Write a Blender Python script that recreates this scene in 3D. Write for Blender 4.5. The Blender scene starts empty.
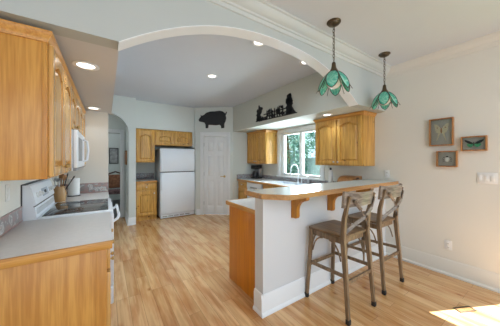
import bpy, bmesh, math, random
from mathutils import Vector, Matrix
random.seed(7)
PI = math.pi
C = bpy.context.scene.collection
SC = bpy.context.scene

# ------------------------------------------------------------------ camera
cam_d = bpy.data.cameras.new('camera'); cam = bpy.data.objects.new('camera', cam_d); C.objects.link(cam)
cam.location = (0, 0, 1.40)
YAW = math.atan(144/215)
cam.rotation_euler = (PI/2, 0, -YAW)
cam_d.sensor_width = 36; cam_d.lens = 36*215/500; cam_d.shift_y = -3/500
cam_d.clip_start = .03
SC.camera = cam

# ------------------------------------------------------------------ world, sun, big lights
w = bpy.data.worlds.new('sky'); SC.world = w; w.use_nodes = True
nt = w.node_tree; bg = nt.nodes['Background']
bg.inputs['Color'].default_value = (.72, .86, 1.0, 1); bg.inputs['Strength'].default_value = 1.95
sd = bpy.data.lights.new('sun', 'SUN'); sd.energy = 27; sd.angle = .006; sd.color = (.97, .98, 1)
sun = bpy.data.objects.new('sun', sd); C.objects.link(sun)
sun.rotation_euler = Vector((-1, .49, -1.858)).to_track_quat('-Z', 'Y').to_euler()
def area(name, loc, direction, sx, sy, power, col):
    l = bpy.data.lights.new(name, 'AREA'); l.shape = 'RECTANGLE'; l.size = sx; l.size_y = sy; l.energy = power; l.color = col
    o = bpy.data.objects.new(name, l); C.objects.link(o); o.location = loc
    o.rotation_euler = Vector(direction).to_track_quat('-Z', 'Z').to_euler(); return o
area('rear_fill_light', (1.0, -2.9, 1.5), (0, 1, 0), 5.0, 2.2, 30, (.78, .89, 1))  # added fill across the open rear of the room, no window there
area('living_fill_light', (1.5, -.9, 2.68), (0, .25, -1), 1.6, 1.6, 50, (.80, .90, 1))  # added unseen fill that brightens the front floor and bar wall
area('kitchen_window_light', (3.75, 3.2, 1.6), (-1, 0, -.05), 1.0, 1.0, 115, (.80, .90, 1))
SC.view_settings.view_transform = 'Standard'; SC.view_settings.look = 'None'
SC.view_settings.exposure = -0.32; SC.view_settings.gamma = 1; SC.view_settings.use_curve_mapping = False

# ------------------------------------------------------------------ materials
def new_mat(name, col, rough=.5, metal=0, spec=.5):
    m = bpy.data.materials.new(name); m.use_nodes = True
    b = m.node_tree.nodes['Principled BSDF']
    b.inputs['Base Color'].default_value = (*col, 1); b.inputs['Roughness'].default_value = rough
    b.inputs['Metallic'].default_value = metal; b.inputs['Specular IOR Level'].default_value = spec
    return m
def ramp(n, stops):
    r = n.nodes.new('ShaderNodeValToRGB')
    while len(r.color_ramp.elements) < len(stops): r.color_ramp.elements.new(.5)
    for e, (p, c) in zip(r.color_ramp.elements, stops): e.position = p; e.color = (*c, 1)
    return r
def plain(name, col, rough=.6, var=.04, scale=6, metal=0, bump=0):
    """paint / plastic / metal with a slight mottling"""
    m = new_mat(name, col, rough, metal); n = m.node_tree; L = n.links; b = n.nodes['Principled BSDF']
    tc = n.nodes.new('ShaderNodeTexCoord'); no = n.nodes.new('ShaderNodeTexNoise')
    no.inputs['Scale'].default_value = scale; no.inputs['Detail'].default_value = 4
    L.new(tc.outputs['Object'], no.inputs['Vector'])
    r = ramp(n, [(.3, tuple(c*(1-var) for c in col)), (.7, tuple(min(1, c*(1+var)) for c in col))])
    L.new(no.outputs['Fac'], r.inputs['Fac']); L.new(r.outputs['Color'], b.inputs['Base Color'])
    if bump:
        n2 = n.nodes.new('ShaderNodeTexNoise'); n2.inputs['Scale'].default_value = 60; L.new(tc.outputs['Object'], n2.inputs['Vector'])
        bp = n.nodes.new('ShaderNodeBump'); bp.inputs['Strength'].default_value = bump; bp.inputs['Distance'].default_value = .002
        L.new(n2.outputs['Fac'], bp.inputs['Height']); L.new(bp.outputs['Normal'], b.inputs['Normal'])
    return m
def wood(name, light, dark, axis='z', rough=.32, k=1.0, knots=0.0, coat=.08):
    m = new_mat(name, light, rough); n = m.node_tree; L = n.links; b = n.nodes['Principled BSDF']
    b.inputs['Coat Weight'].default_value = coat; b.inputs['Coat Roughness'].default_value = .18
    tc = n.nodes.new('ShaderNodeTexCoord'); mp = n.nodes.new('ShaderNodeMapping')
    s = {'x': (1.2, 26, 26), 'y': (26, 1.2, 26), 'z': (26, 26, 1.2)}[axis]
    mp.inputs['Scale'].default_value = tuple(v*k for v in s); L.new(tc.outputs['Object'], mp.inputs['Vector'])
    no = n.nodes.new('ShaderNodeTexNoise'); no.inputs['Scale'].default_value = 1.0; no.inputs['Detail'].default_value = 5; no.inputs['Distortion'].default_value = .6
    L.new(mp.outputs['Vector'], no.inputs['Vector'])
    mp2 = n.nodes.new('ShaderNodeMapping'); mp2.inputs['Scale'].default_value = tuple(v*k*4 for v in s); L.new(tc.outputs['Object'], mp2.inputs['Vector'])
    n2 = n.nodes.new('ShaderNodeTexNoise'); n2.inputs['Scale'].default_value = 1.0; n2.inputs['Detail'].default_value = 2
    L.new(mp2.outputs['Vector'], n2.inputs['Vector'])
    mx = n.nodes.new('ShaderNodeMath'); mx.operation = 'MULTIPLY_ADD'; mx.inputs[1].default_value = .7
    L.new(n2.outputs['Fac'], mx.inputs[0]); L.new(no.outputs['Fac'], mx.inputs[2])
    mid = tuple((a+c)/2 for a, c in zip(light, dark))
    r = ramp(n, [(.66, dark), (.84, mid), (1.0, light)])
    L.new(mx.outputs[0], r.inputs['Fac']); out = r.outputs['Color']
    if knots:
        v = n.nodes.new('ShaderNodeTexVoronoi'); v.inputs['Scale'].default_value = knots; L.new(tc.outputs['Object'], v.inputs['Vector'])
        rr = ramp(n, [(.05, (1, 1, 1)), (.13, (0, 0, 0))]); L.new(v.outputs['Distance'], rr.inputs['Fac'])
        mc = n.nodes.new('ShaderNodeMix'); mc.data_type = 'RGBA'; mc.inputs[7].default_value = (dark[0]*.3, dark[1]*.22, dark[2]*.2, 1)
        L.new(rr.outputs['Color'], mc.inputs[0]); L.new(out, mc.inputs[6]); out = mc.outputs[2]
    L.new(out, b.inputs['Base Color'])
    return m
OAK_L, OAK_D = (.66, .335, .075), (.50, .215, .038)
M = {}
M['oak'] = wood('oak_vertical', OAK_L, OAK_D, 'z')
M['oak_y'] = wood('oak_along_y', OAK_L, OAK_D, 'y')
M['oak_x'] = wood('oak_along_x', OAK_L, OAK_D, 'x')
M['oak_pale'] = wood('oak_door', (.70, .41, .13), (.55, .28, .075), 'z', rough=.25, coat=.35)
M['knotty'] = wood('knotty_wood_vertical', (.74, .43, .105), (.48, .235, .048), 'z', knots=5.5)
M['knotty_x'] = wood('knotty_wood_flat', (.64, .34, .115), (.44, .20, .06), 'x', knots=5)
M['panel'] = wood('orange_panel', (.68, .25, .008), (.57, .19, .005), 'z')
M['corbel'] = wood('corbel_wood', (.58, .25, .035), (.44, .17, .02), 'z')
M['stool'] = wood('weathered_wood', (.27, .18, .10), (.11, .067, .034), 'z', rough=.45, k=1.6, coat=.1)
M['stool_seat'] = wood('weathered_seat', (.24, .145, .068), (.10, .055, .026), 'y', rough=.45, k=1.0, coat=.08)
M['stool_rail'] = wood('greyed_rail', (.31, .255, .20), (.14, .105, .078), 'x', rough=.35, k=.8)
M['crock'] = wood('crock_wood', (.50, .30, .13), (.42, .235, .09), 'z')
M['dark_wood'] = wood('dark_chair_wood', (.12, .05, .025), (.05, .02, .012), 'z')
M['frame_wood'] = wood('shadow_box_wood', (.46, .22, .075), (.28, .115, .035), 'z', rough=.4)
M['wall'] = plain('wall_paint', (.73, .715, .655), .85, .012, 1.5, bump=.05)
M['wall_green'] = plain('kitchen_wall_paint', (.71, .755, .725), .85, .012, 1.5, bump=.05)
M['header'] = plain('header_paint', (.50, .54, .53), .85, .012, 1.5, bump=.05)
M['bar_paint'] = plain('half_wall_paint', (.70, .715, .73), .7, .01, 2)
M['wall_tan'] = plain('tan_wall_paint', (.60, .63, .575), .85, .012, 1.5, bump=.05)
M['wall_crown'] = plain('crown_paint', (.58, .61, .60), .6, .012, 1.5)
M['ceil'] = plain('ceiling_paint', (.65, .70, .775), .9, .012, 2, bump=.1)
M['soffit'] = plain('soffit_paint', (.64, .65, .67), .9, .012, 2, bump=.05)
M['trim'] = plain('white_trim_paint', (.85, .875, .89), .4, .01, 3)
M['white'] = plain('white_enamel', (.83, .875, .93), .28, .01, 3)
M['white_plastic'] = plain('white_plastic', (.80, .80, .78), .4, .01, 8)
M['laminate'] = plain('laminate_counter', (.76, .755, .74), .32, .03, 40)
M['laminate_bar'] = plain('bar_laminate', (.60, .655, .645), .27, .04, 40)
M['black'] = plain('black_metal', (.012, .014, .018), .5, .1, 20)
M['rubber'] = plain('black_rubber', (.02, .018, .016), .7, .1, 20)
M['steel'] = plain('brushed_steel', (.55, .57, .60), .28, .05, 30, metal=1)
M['brass'] = plain('brass', (.62, .45, .2), .3, .05, 20, metal=1)
M['bronze'] = plain('antique_bronze', (.115, .085, .055), .38, .15, 30, metal=.85)
M['came'] = plain('lead_came', (.075, .07, .055), .45, .15, 40, metal=.5)
M['grey'] = plain('appliance_grey', (.30, .31, .32), .4, .05, 20)
M['dark_grey'] = plain('dark_gasket', (.06, .06, .065), .6, .05, 20)  # dark grey shared by gasket, groove, back edge, slots, cap and handle
M['carpet'] = plain('grey_carpet', (.13, .135, .14), .95, .15, 60)
M['panel_grey'] = plain('enamel_grey', (.60, .62, .64), .35)
M['mat_board'] = plain('specimen_backing', (.50, .51, .48), .9, .03, 20)
M['towel'] = plain('paper', (.78, .79, .78), .9, .02, 30)

def glass(name, col=(1, 1, 1), rough=.0):
    """thin window glass: mostly see-through with a faint mirror"""
    m = bpy.data.materials.new(name); m.use_nodes = True; n = m.node_tree; L = n.links
    n.nodes.clear(); out = n.nodes.new('ShaderNodeOutputMaterial'); t = n.nodes.new('ShaderNodeBsdfTransparent')
    t.inputs['Color'].default_value = (*col, 1); g = n.nodes.new('ShaderNodeBsdfGlossy'); g.inputs['Roughness'].default_value = rough
    mx = n.nodes.new('ShaderNodeMixShader'); fr = n.nodes.new('ShaderNodeFresnel'); fr.inputs['IOR'].default_value = 1.3
    L.new(fr.outputs[0], mx.inputs[0]); L.new(t.outputs[0], mx.inputs[1]); L.new(g.outputs[0], mx.inputs[2]); L.new(mx.outputs[0], out.inputs[0])
    return m
M['glass'] = glass('window_glass', (.95, .98, .98))
M['thin_glass'] = glass('box_glass', (.97, .98, .97))

M['opal'] = plain('opal_white_glass', (.88, .88, .85), .2)
def petal_glass(name, c1, c2):
    m = new_mat(name, c1, .18); n = m.node_tree; L = n.links; b = n.nodes['Principled BSDF']
    tc = n.nodes.new('ShaderNodeTexCoord'); no = n.nodes.new('ShaderNodeTexNoise'); no.inputs['Scale'].default_value = 14; no.inputs['Distortion'].default_value = 2
    L.new(tc.outputs['Object'], no.inputs['Vector']); r = ramp(n, [(.35, c1), (.65, c2)]); L.new(no.outputs['Fac'], r.inputs['Fac'])
    L.new(r.outputs['Color'], b.inputs['Base Color'])
    tr = n.nodes.new('ShaderNodeBsdfTranslucent'); L.new(r.outputs['Color'], tr.inputs['Color'])
    mx = n.nodes.new('ShaderNodeMixShader'); mx.inputs[0].default_value = .45
    L.new(b.outputs[0], mx.inputs[1]); L.new(tr.outputs[0], mx.inputs[2]); L.new(mx.outputs[0], n.nodes['Material Output'].inputs[0])
    return m
M['petal_pale'] = petal_glass('pale_green_art_glass', (.08, .58, .42), (.46, .86, .74))
M['petal_deep'] = petal_glass('deep_green_art_glass', (.035, .48, .35), (.16, .70, .55))

def floor_mat():
    m = new_mat('oak_strip_floor', (.5, .3, .15), .26); n = m.node_tree; L = n.links; b = n.nodes['Principled BSDF']
    b.inputs['Coat Weight'].default_value = .25; b.inputs['Coat Roughness'].default_value = .15
    tc = n.nodes.new('ShaderNodeTexCoord'); mp = n.nodes.new('ShaderNodeMapping'); mp.inputs['Rotation'].default_value = (0, 0, PI/2)
    L.new(tc.outputs['Object'], mp.inputs['Vector'])
    def brick(ca, cb, mort):
        k = n.nodes.new('ShaderNodeTexBrick'); k.offset = .37; k.offset_frequency = 3; k.squash = 1
        k.inputs['Scale'].default_value = 1; k.inputs['Brick Width'].default_value = .95; k.inputs['Row Height'].default_value = .108
        k.inputs['Mortar Size'].default_value = .0012; k.inputs['Mortar Smooth'].default_value = .2
        k.inputs['Color1'].default_value = (*ca, 1); k.inputs['Color2'].default_value = (*cb, 1); k.inputs['Mortar'].default_value = (*mort, 1)
        L.new(mp.outputs['Vector'], k.inputs['Vector']); return k
    k1 = brick((.64, .365, .150), (.84, .56, .295), (.34, .18, .07))
    # a random number per plank shifts the grain so it does not run across joints
    kr = brick((0, 0, 0), (1, 1, 1), (.5, .5, .5))
    add = n.nodes.new('ShaderNodeVectorMath'); add.operation = 'MULTIPLY_ADD'
    add.inputs[1].default_value = (7, 3, 5); L.new(kr.outputs['Color'], add.inputs[0]); 
    mp2 = n.nodes.new('ShaderNodeMapping'); mp2.inputs['Scale'].default_value = (34, 1.6, 1); L.new(tc.outputs['Object'], mp2.inputs['Vector'])
    L.new(mp2.outputs['Vector'], add.inputs[2])
    no = n.nodes.new('ShaderNodeTexNoise'); no.inputs['Scale'].default_value = 1; no.inputs['Detail'].default_value = 5; no.inputs['Distortion'].default_value = .8
    L.new(add.outputs[0], no.inputs['Vector'])
    r = ramp(n, [(.3, (.80, .73, .66)), (.55, (1, 1, 1)), (.8, (1.0, 1.0, 1.0))]); L.new(no.outputs['Fac'], r.inputs['Fac'])
    mu = n.nodes.new('ShaderNodeMix'); mu.data_type = 'RGBA'; mu.blend_type = 'MULTIPLY'; mu.inputs[0].default_value = 1
    L.new(k1.outputs['Color'], mu.inputs[6]); L.new(r.outputs['Color'], mu.inputs[7])
    # broad reddish patches and a few knots
    n3 = n.nodes.new('ShaderNodeTexNoise'); n3.inputs['Scale'].default_value = 3.2; n3.inputs['Detail'].default_value = 3
    mp3 = n.nodes.new('ShaderNodeMapping'); mp3.inputs['Scale'].default_value = (4, .7, 1); L.new(tc.outputs['Object'], mp3.inputs['Vector']); L.new(mp3.outputs['Vector'], n3.inputs['Vector'])
    r3 = ramp(n, [(.36, (.80, .62, .47)), (.56, (1, 1, 1))]); L.new(n3.outputs['Fac'], r3.inputs['Fac'])
    mu2 = n.nodes.new('ShaderNodeMix'); mu2.data_type = 'RGBA'; mu2.blend_type = 'MULTIPLY'; mu2.inputs[0].default_value = .9
    L.new(mu.outputs[2], mu2.inputs[6]); L.new(r3.outputs['Color'], mu2.inputs[7])
    v = n.nodes.new('ShaderNodeTexVoronoi'); v.inputs['Scale'].default_value = 2.6
    mpv = n.nodes.new('ShaderNodeMapping'); mpv.inputs['Scale'].default_value = (1.6, .9, 1); L.new(tc.outputs['Object'], mpv.inputs['Vector']); L.new(mpv.outputs['Vector'], v.inputs['Vector'])
    rv = ramp(n, [(.03, (.30, .16, .09)), (.06, (.75, .55, .4)), (.11, (1, 1, 1))]); L.new(v.outputs['Distance'], rv.inputs['Fac'])
    mu3 = n.nodes.new('ShaderNodeMix'); mu3.data_type = 'RGBA'; mu3.blend_type = 'MULTIPLY'; mu3.inputs[0].default_value = .8
    L.new(mu2.outputs[2], mu3.inputs[6]); L.new(rv.outputs['Color'], mu3.inputs[7])
    L.new(mu3.outputs[2], b.inputs['Base Color'])
    return m
M['floor'] = floor_mat()

def tile_mat(name, ground, rose, pale, sc=16):
    """relief border tile: swirls of rose and pale on grey, with a rose edge band"""
    m = new_mat(name, ground, .35); n = m.node_tree; L = n.links; b = n.nodes['Principled BSDF']
    tc = n.nodes.new('ShaderNodeTexCoord'); v = n.nodes.new('ShaderNodeTexVoronoi'); v.feature = 'SMOOTH_F1'; v.inputs['Scale'].default_value = sc
    no = n.nodes.new('ShaderNodeTexNoise'); no.inputs['Scale'].default_value = 22; L.new(tc.outputs['Object'], no.inputs['Vector'])
    ad = n.nodes.new('ShaderNodeVectorMath'); ad.operation = 'MULTIPLY_ADD'; ad.inputs[1].default_value = (.06, .06, .06)
    L.new(no.outputs['Color'], ad.inputs[0]); L.new(tc.outputs['Object'], ad.inputs[2]); L.new(ad.outputs[0], v.inputs['Vector'])
    r = ramp(n, [(.08, rose), (.18, pale), (.27, ground), (.36, pale), (.46, ground), (.6, rose)]); L.new(v.outputs['Distance'], r.inputs['Fac'])
    L.new(r.outputs['Color'], b.inputs['Base Color'])
    return m
M['rose'] = plain('rose_tile_liner', (.40, .25, .23), .4, .1, 30)
M['tile'] = tile_mat('floral_border_tile', (.24, .24, .235), (.36, .235, .215), (.62, .61, .58))
M['tile_blue'] = tile_mat('speckled_border_tile', (.16, .17, .20), (.34, .24, .24), (.62, .64, .66), 42)
def emis(name, col, s):
    m = bpy.data.materials.new(name); m.use_nodes = True; b = m.node_tree.nodes['Principled BSDF']
    b.inputs['Base Color'].default_value = (.9, .9, .9, 1); b.inputs['Emission Color'].default_value = (*col, 1); b.inputs['Emission Strength'].default_value = s
    return m
M['lamp'] = emis('lit_lamp_lens', (1, .96, .9), 4.0)

# ------------------------------------------------------------------ mesh building
class MB:
    def __init__(s, M0=None): s.v = []; s.f = []; s.M = M0 or Matrix.Identity(4)
    def add(s, vs, fs):
        o = len(s.v); s.v += [tuple(s.M @ Vector(p)) for p in vs]; s.f += [[i+o for i in f] for f in fs]; return s
    def box(s, x0, y0, z0, x1, y1, z1, c=0):
        """box, with chamfered edges when c > 0"""
        if x1 < x0: x0, x1 = x1, x0
        if y1 < y0: y0, y1 = y1, y0
        if z1 < z0: z0, z1 = z1, z0
        if not c:
            return s.add([(x0,y0,z0),(x1,y0,z0),(x1,y1,z0),(x0,y1,z0),(x0,y0,z1),(x1,y0,z1),(x1,y1,z1),(x0,y1,z1)],
                     [(3,2,1,0),(4,5,6,7),(0,1,5,4),(1,2,6,5),(2,3,7,6),(3,0,4,7)])
        c = min(c, (x1-x0)/2.2, (y1-y0)/2.2, (z1-z0)/2.2)
        bm = bmesh.new(); bmesh.ops.create_cube(bm, size=1)
        for v in bm.verts: v.co = Vector(((x0+x1)/2+v.co.x*(x1-x0), (y0+y1)/2+v.co.y*(y1-y0), (z0+z1)/2+v.co.z*(z1-z0)))
        bmesh.ops.bevel(bm, geom=list(bm.edges), offset=c, segments=2, affect='EDGES', profile=.5)
        bm.verts.index_update(); s.add([v.co[:] for v in bm.verts], [[v.index for v in f.verts] for f in bm.faces]); bm.free(); return s
    def prism(s, poly, a, b, axis='z', inset=None):
        """poly: 2-D points; extruded from a to b on axis. x -> (y,z), y -> (x,z), z -> (x,y); inset: a second outline used at b"""
        q = inset or poly; n = len(poly)
        mk = {'z': lambda p, t: (p[0], p[1], t), 'y': lambda p, t: (p[0], t, p[1]), 'x': lambda p, t: (t, p[0], p[1])}[axis]
        vs = [mk(p, a) for p in poly] + [mk(p, b) for p in q]
        return s.add(vs, [list(range(n))[::-1], list(range(n, 2*n))] + [(i, (i+1) % n, (i+1) % n+n, i+n) for i in range(n)])
    def tube(s, pts, r, seg=10, closed=False, flat=None):
        pts = [Vector(p) for p in pts]; n = len(pts); rs = r if isinstance(r, (list, tuple)) else [r]*n
        vs = []; up = None
        for i, p in enumerate(pts):
            if closed: t = pts[(i+1) % n]-pts[i-1]
            else: t = pts[min(i+1, n-1)]-pts[max(i-1, 0)]
            t.normalize()
            if up is None: up = Vector((0, 0, 1)) if abs(t.z) < .9 else Vector((1, 0, 0))
            x = t.cross(up)
            if x.length < 1e-5: x = t.orthogonal()
            x.normalize(); y = x.cross(t).normalized(); up = y
            for k in range(seg):
                a = 2*PI*k/seg; vs.append(p+x*math.cos(a)*rs[i]*(flat or 1)+y*math.sin(a)*rs[i])
        fs = []
        for i in range(n if closed else n-1):
            j = (i+1) % n
            for k in range(seg): fs.append((i*seg+k, i*seg+(k+1) % seg, j*seg+(k+1) % seg, j*seg+k))
        if not closed: fs += [list(range(seg))[::-1], [(n-1)*seg+k for k in range(seg)]]
        return s.add([tuple(v) for v in vs], fs)
    def bar(s, p0, p1, w, d, w1=None, d1=None, xdir=(1, 0, 0)):
        """straight tapered bar of rectangular section w along xdir, d across"""
        p0, p1 = Vector(p0), Vector(p1); w1 = w1 or w; d1 = d1 or d; t = (p1-p0).normalized(); x = Vector(xdir); x = (x-t*x.dot(t)).normalized(); y = t.cross(x)
        vs = []
        for p, ww, dd in ((p0, w, d), (p1, w1, d1)):
            c = .22
            for sx, sy in ((-1,-1+c),(-1+c,-1),(1-c,-1),(1,-1+c),(1,1-c),(1-c,1),(-1+c,1),(-1,1-c)): vs.append(tuple(p+x*sx*ww/2+y*sy*dd/2))
        return s.add(vs, [list(range(8))[::-1], list(range(8, 16))]+[(i, (i+1) % 8, (i+1) % 8+8, i+8) for i in range(8)])
    def lathe(s, prof, c=(0, 0, 0), seg=24, sx=1, sy=1):
        vs = []; n = len(prof)
        for r, z in prof:
            for k in range(seg): a = 2*PI*k/seg; vs.append((c[0]+max(r, 1e-4)*math.cos(a)*sx, c[1]+max(r, 1e-4)*math.sin(a)*sy, c[2]+z))
        fs = [(i*seg+k, i*seg+(k+1) % seg, (i+1)*seg+(k+1) % seg, (i+1)*seg+k) for i in range(n-1) for k in range(seg)]
        fs += [list(range(seg))[::-1], [(n-1)*seg+k for k in range(seg)]]
        return s.add(vs, fs)
    def ball(s, c, r, seg=12):
        rr = r if isinstance(r, (tuple, list)) else (r, r, r)
        prof = [(math.sin(PI*i/8), -math.cos(PI*i/8)) for i in range(9)]
        vs = [(c[0]+max(a, 1e-3)*math.cos(2*PI*k/seg)*rr[0], c[1]+max(a, 1e-3)*math.sin(2*PI*k/seg)*rr[1], c[2]+z*rr[2]) for a, z in prof for k in range(seg)]
        return s.add(vs, [(i*seg+k, i*seg+(k+1) % seg, (i+1)*seg+(k+1) % seg, (i+1)*seg+k) for i in range(8) for k in range(seg)])
def root_loc(o):
    v = Vector((0, 0, 0))
    while o is not None: v += o.location; o = o.parent
    return v
def obj(name, mb, mat, parent=None, local=False, smooth=True):
    vs = [Vector(v) for v in mb.v]; loc = Vector((0, 0, 0))
    if parent is None and not local:
        loc = Vector(((min(v.x for v in vs)+max(v.x for v in vs))/2, (min(v.y for v in vs)+max(v.y for v in vs))/2, min(v.z for v in vs)))
    off = loc if parent is None else (Vector((0, 0, 0)) if local else root_loc(parent))
    me = bpy.data.meshes.new(name); me.from_pydata([tuple(v-off) for v in vs], [], mb.f)
    bm = bmesh.new(); bm.from_mesh(me); bmesh.ops.recalc_face_normals(bm, faces=bm.faces); bm.to_mesh(me); bm.free()
    if smooth:
        me.polygons.foreach_set('use_smooth', [True]*len(me.polygons)); me.set_sharp_from_angle(angle=math.radians(32))
    me.materials.append(M[mat] if isinstance(mat, str) else mat)
    o = bpy.data.objects.new(name, me); C.objects.link(o); o.location = loc
    if parent is not None: o.parent = parent
    return o
def tag(o, label=None, cat=None, group=None, kind=None):
    if label: o['label'] = label
    if cat: o['category'] = cat
    if group: o['group'] = group
    if kind: o['kind'] = kind
    return o
def thing(name, loc, label, cat, group=None, rotz=0):
    o = bpy.data.objects.new(name, None); C.objects.link(o); o.location = loc; o.rotation_euler = (0, 0, rotz); o.empty_display_size = .05
    return tag(o, label, cat, group)
def struct(name, mb, mat, parent=None):
    o = obj(name, mb, mat, parent)
    if parent is None: o['kind'] = 'structure'
    return o
def dup(root, loc, label, rotz=None):
    r = root.copy(); C.objects.link(r); r.location = loc; r['label'] = label
    if rotz is not None: r.rotation_euler = (0, 0, rotz)
    def rec(src, dst):
        for ch in list(src.children):
            c = ch.copy(); C.objects.link(c); c.parent = dst; rec(ch, c)
    rec(root, r); return r
def T(x, y, z): return Matrix.Translation((x, y, z))
def RZ(a): return Matrix.Rotation(a, 4, 'Z')

# ------------------------------------------------------------------ the setting
CZ = 2.75; RW = 3.46; LW = -.56; HY = 1.54; HB = 1.66; SZ = 2.125
struct('floor', MB().box(-3, -3, -.06, 3.6, 6.12, 0), 'floor')
struct('floor', MB().box(-1.6, 6.12, -.06, 1.2, 9.0, 0.002), 'carpet')
struct('ceiling', MB().box(-3, -3, CZ, 3.6, 9.0, CZ+.1), 'ceil')
# right wall: kitchen window opening y 2.66-3.77, patio opening y -1.8..0.242
WY0, WY1, WZ0, WZ1 = 2.70, 3.86, 1.04, 2.03
mb = MB()
mb.box(RW, .242, 0, RW+.14, WY0, CZ).box(RW, WY1, 0, RW+.14, 5.6, CZ).box(RW, WY0, 0, RW+.14, WY1, WZ0).box(RW, WY0, WZ1, RW+.14, WY1, CZ)
mb.box(RW, -.75, 2.1, RW+.14, .242, CZ).box(RW, -3, 0, RW+.14, -.75, CZ)
struct('wall_right', mb, 'wall')
struct('wall_left', MB().box(LW-.12, HB, 0, LW, 4.05, CZ), 'wall')
struct('wall_wing', MB().box(LW, 3.95, 0, .03, 4.05, SZ), 'wall')
struct('wall_soffit_left', MB().box(LW, HB, SZ, .07, 4.05, CZ), 'soffit')
struct('wall_soffit_right', MB().box(2.69, HB, SZ, RW, 4.80, CZ), 'wall_tan')
# header with the wide arch
ax, hw, rise = 1.39, 1.325, .41
def arch_z(x): return SZ+rise*(1-min(1, abs((x-ax)/hw))**2.3)
poly = [(-3, SZ), (-3, CZ), (RW, CZ), (RW, SZ)]
poly += [(ax+hw*math.cos(PI*i/48), 0) for i in range(49)]
poly = [p if i < 4 else (p[0], arch_z(p[0])) for i, p in enumerate(poly)]
mb = MB()
xs = [ax+hw*math.cos(PI*i/48) for i in range(49)][::-1]
vs = []; fs = []
for x in xs:                                   # strips avoid one big concave cap
    z = arch_z(x); vs += [(x, HY, z), (x, HY, CZ), (x, HB, z), (x, HB, CZ)]
for i in range(48):
    a = i*4; b = a+4; fs += [(a, b, b+1, a+1), (a+2, a+3, b+3, b+2), (a, a+2, b+2, b), (a+1, b+1, b+3, a+3)]
mb.add(vs, fs); mb.box(-3, HY, SZ, xs[0], HB, CZ); mb.box(xs[-1], HY, SZ, RW, HB, CZ); mb.box(-3, HY, 0, LW-.004, HB, SZ)
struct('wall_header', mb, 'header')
vs = []; fs = []
for x in xs:
    z = arch_z(x)-.001; nx = (x-ax)/hw*.006; vs += [(x, HY-.004, z-.007), (x, HY-.004, z), (x, HB+.004, z-.007), (x, HB+.004, z)]
for i in range(48):
    a = i*4; b = a+4; fs += [(a, b, b+1, a+1), (a+2, a+3, b+3, b+2), (a, a+2, b+2, b), (a+1, b+1, b+3, a+3)]
struct('trim_8', MB().add(vs, fs), 'trim')
struct('wall_side', MB().box(-3.12, -3, 0, -3, HY, CZ), 'wall')
# back wall with the small arch to the hall, and the column that flanks the fridge alcove
acx, ar, asz = 0.0, .405, 1.97
mb = MB(); vs = []; fs = []
for i in range(25):
    t = PI*(1-i/24); x = acx+ar*math.cos(t); z = asz+ar*math.sin(t)
    vs += [(x, 5.27, z), (x, 5.27, CZ), (x, 5.43, z), (x, 5.43, CZ)]
for i in range(24):
    a = i*4; b = a+4; fs += [(a, b, b+1, a+1), (a+2, a+3, b+3, b+2), (a, a+2, b+2, b), (a+1, b+1, b+3, a+3)]
mb.add(vs, fs); mb.box(-1.5, 5.27, 0, acx-ar, 5.43, CZ).box(acx+ar, 5.27, 0, .54, 6.12, CZ)
struct('wall_back', mb, 'wall_green')
struct('wall_alcove', MB().box(.54, 6.12, 0, 1.95, 6.24, CZ).box(.54, 5.44, 2.12, 1.93, 6.12, CZ).box(1.905, 5.38, 0, 1.93, 6.12, CZ).box(1.858, 5.44, 1.72, 1.905, 6.12, 2.12), 'wall_green')
struct('wall_hall', MB().box(-1.6, 6.12, 0, -.62, 6.22, CZ).box(.30, 6.12, 0, .54, 6.22, CZ).box(-.62, 6.12, 2.05, .30, 6.22, CZ)
       .box(-1.6, 4.05, 0, -1.5, 9.0, CZ).box(1.2, 6.24, 0, 1.3, 9, CZ).box(-1.5, 8.9, 0, 1.2, 9.0, CZ), 'wall_green')
struct('trim_1', MB().box(.285, 6.095, 0, .375, 6.12, 2.14, .004).box(-.71, 6.095, 0, -.62, 6.12, 2.14, .004).box(-.62, 6.095, 2.05, .285, 6.12, 2.14, .004), 'trim')
# pantry: diagonal wall with a door, then a side wall to the window wall
PA, PB = Vector((1.92, 5.36)), Vector((2.68, 4.80)); PL = (PB-PA).length; PANG = math.atan2(PB.y-PA.y, PB.x-PA.x)
PM = T(PA.x, PA.y, 0) @ RZ(PANG)               # local x along the wall, -y towards the room
D0, D1, DZ = .20, .80, 2.0
mb = MB(PM); mb.box(0, 0, 0, D0, .1, CZ).box(D1, 0, 0, PL, .1, CZ).box(D0, 0, DZ, D1, .1, CZ)
mb.M = Matrix.Identity(4); mb.box(2.68, 4.80, 0, RW, 4.9, CZ)
struct('wall_pantry', mb, 'wall_green')
mb = MB(PM)
mb.box(D0-.085, -.02, 0, D0, 0, DZ+.085, .005).box(D1, -.02, 0, D1+.085, 0, DZ+.085, .005).box(D0, -.02, DZ, D1, 0, DZ+.085, .005)
mb.box(D0-.085, -.032, DZ+.085, D1+.085, 0, DZ+.11, .004)
struct('trim_2', mb, 'trim')
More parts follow.
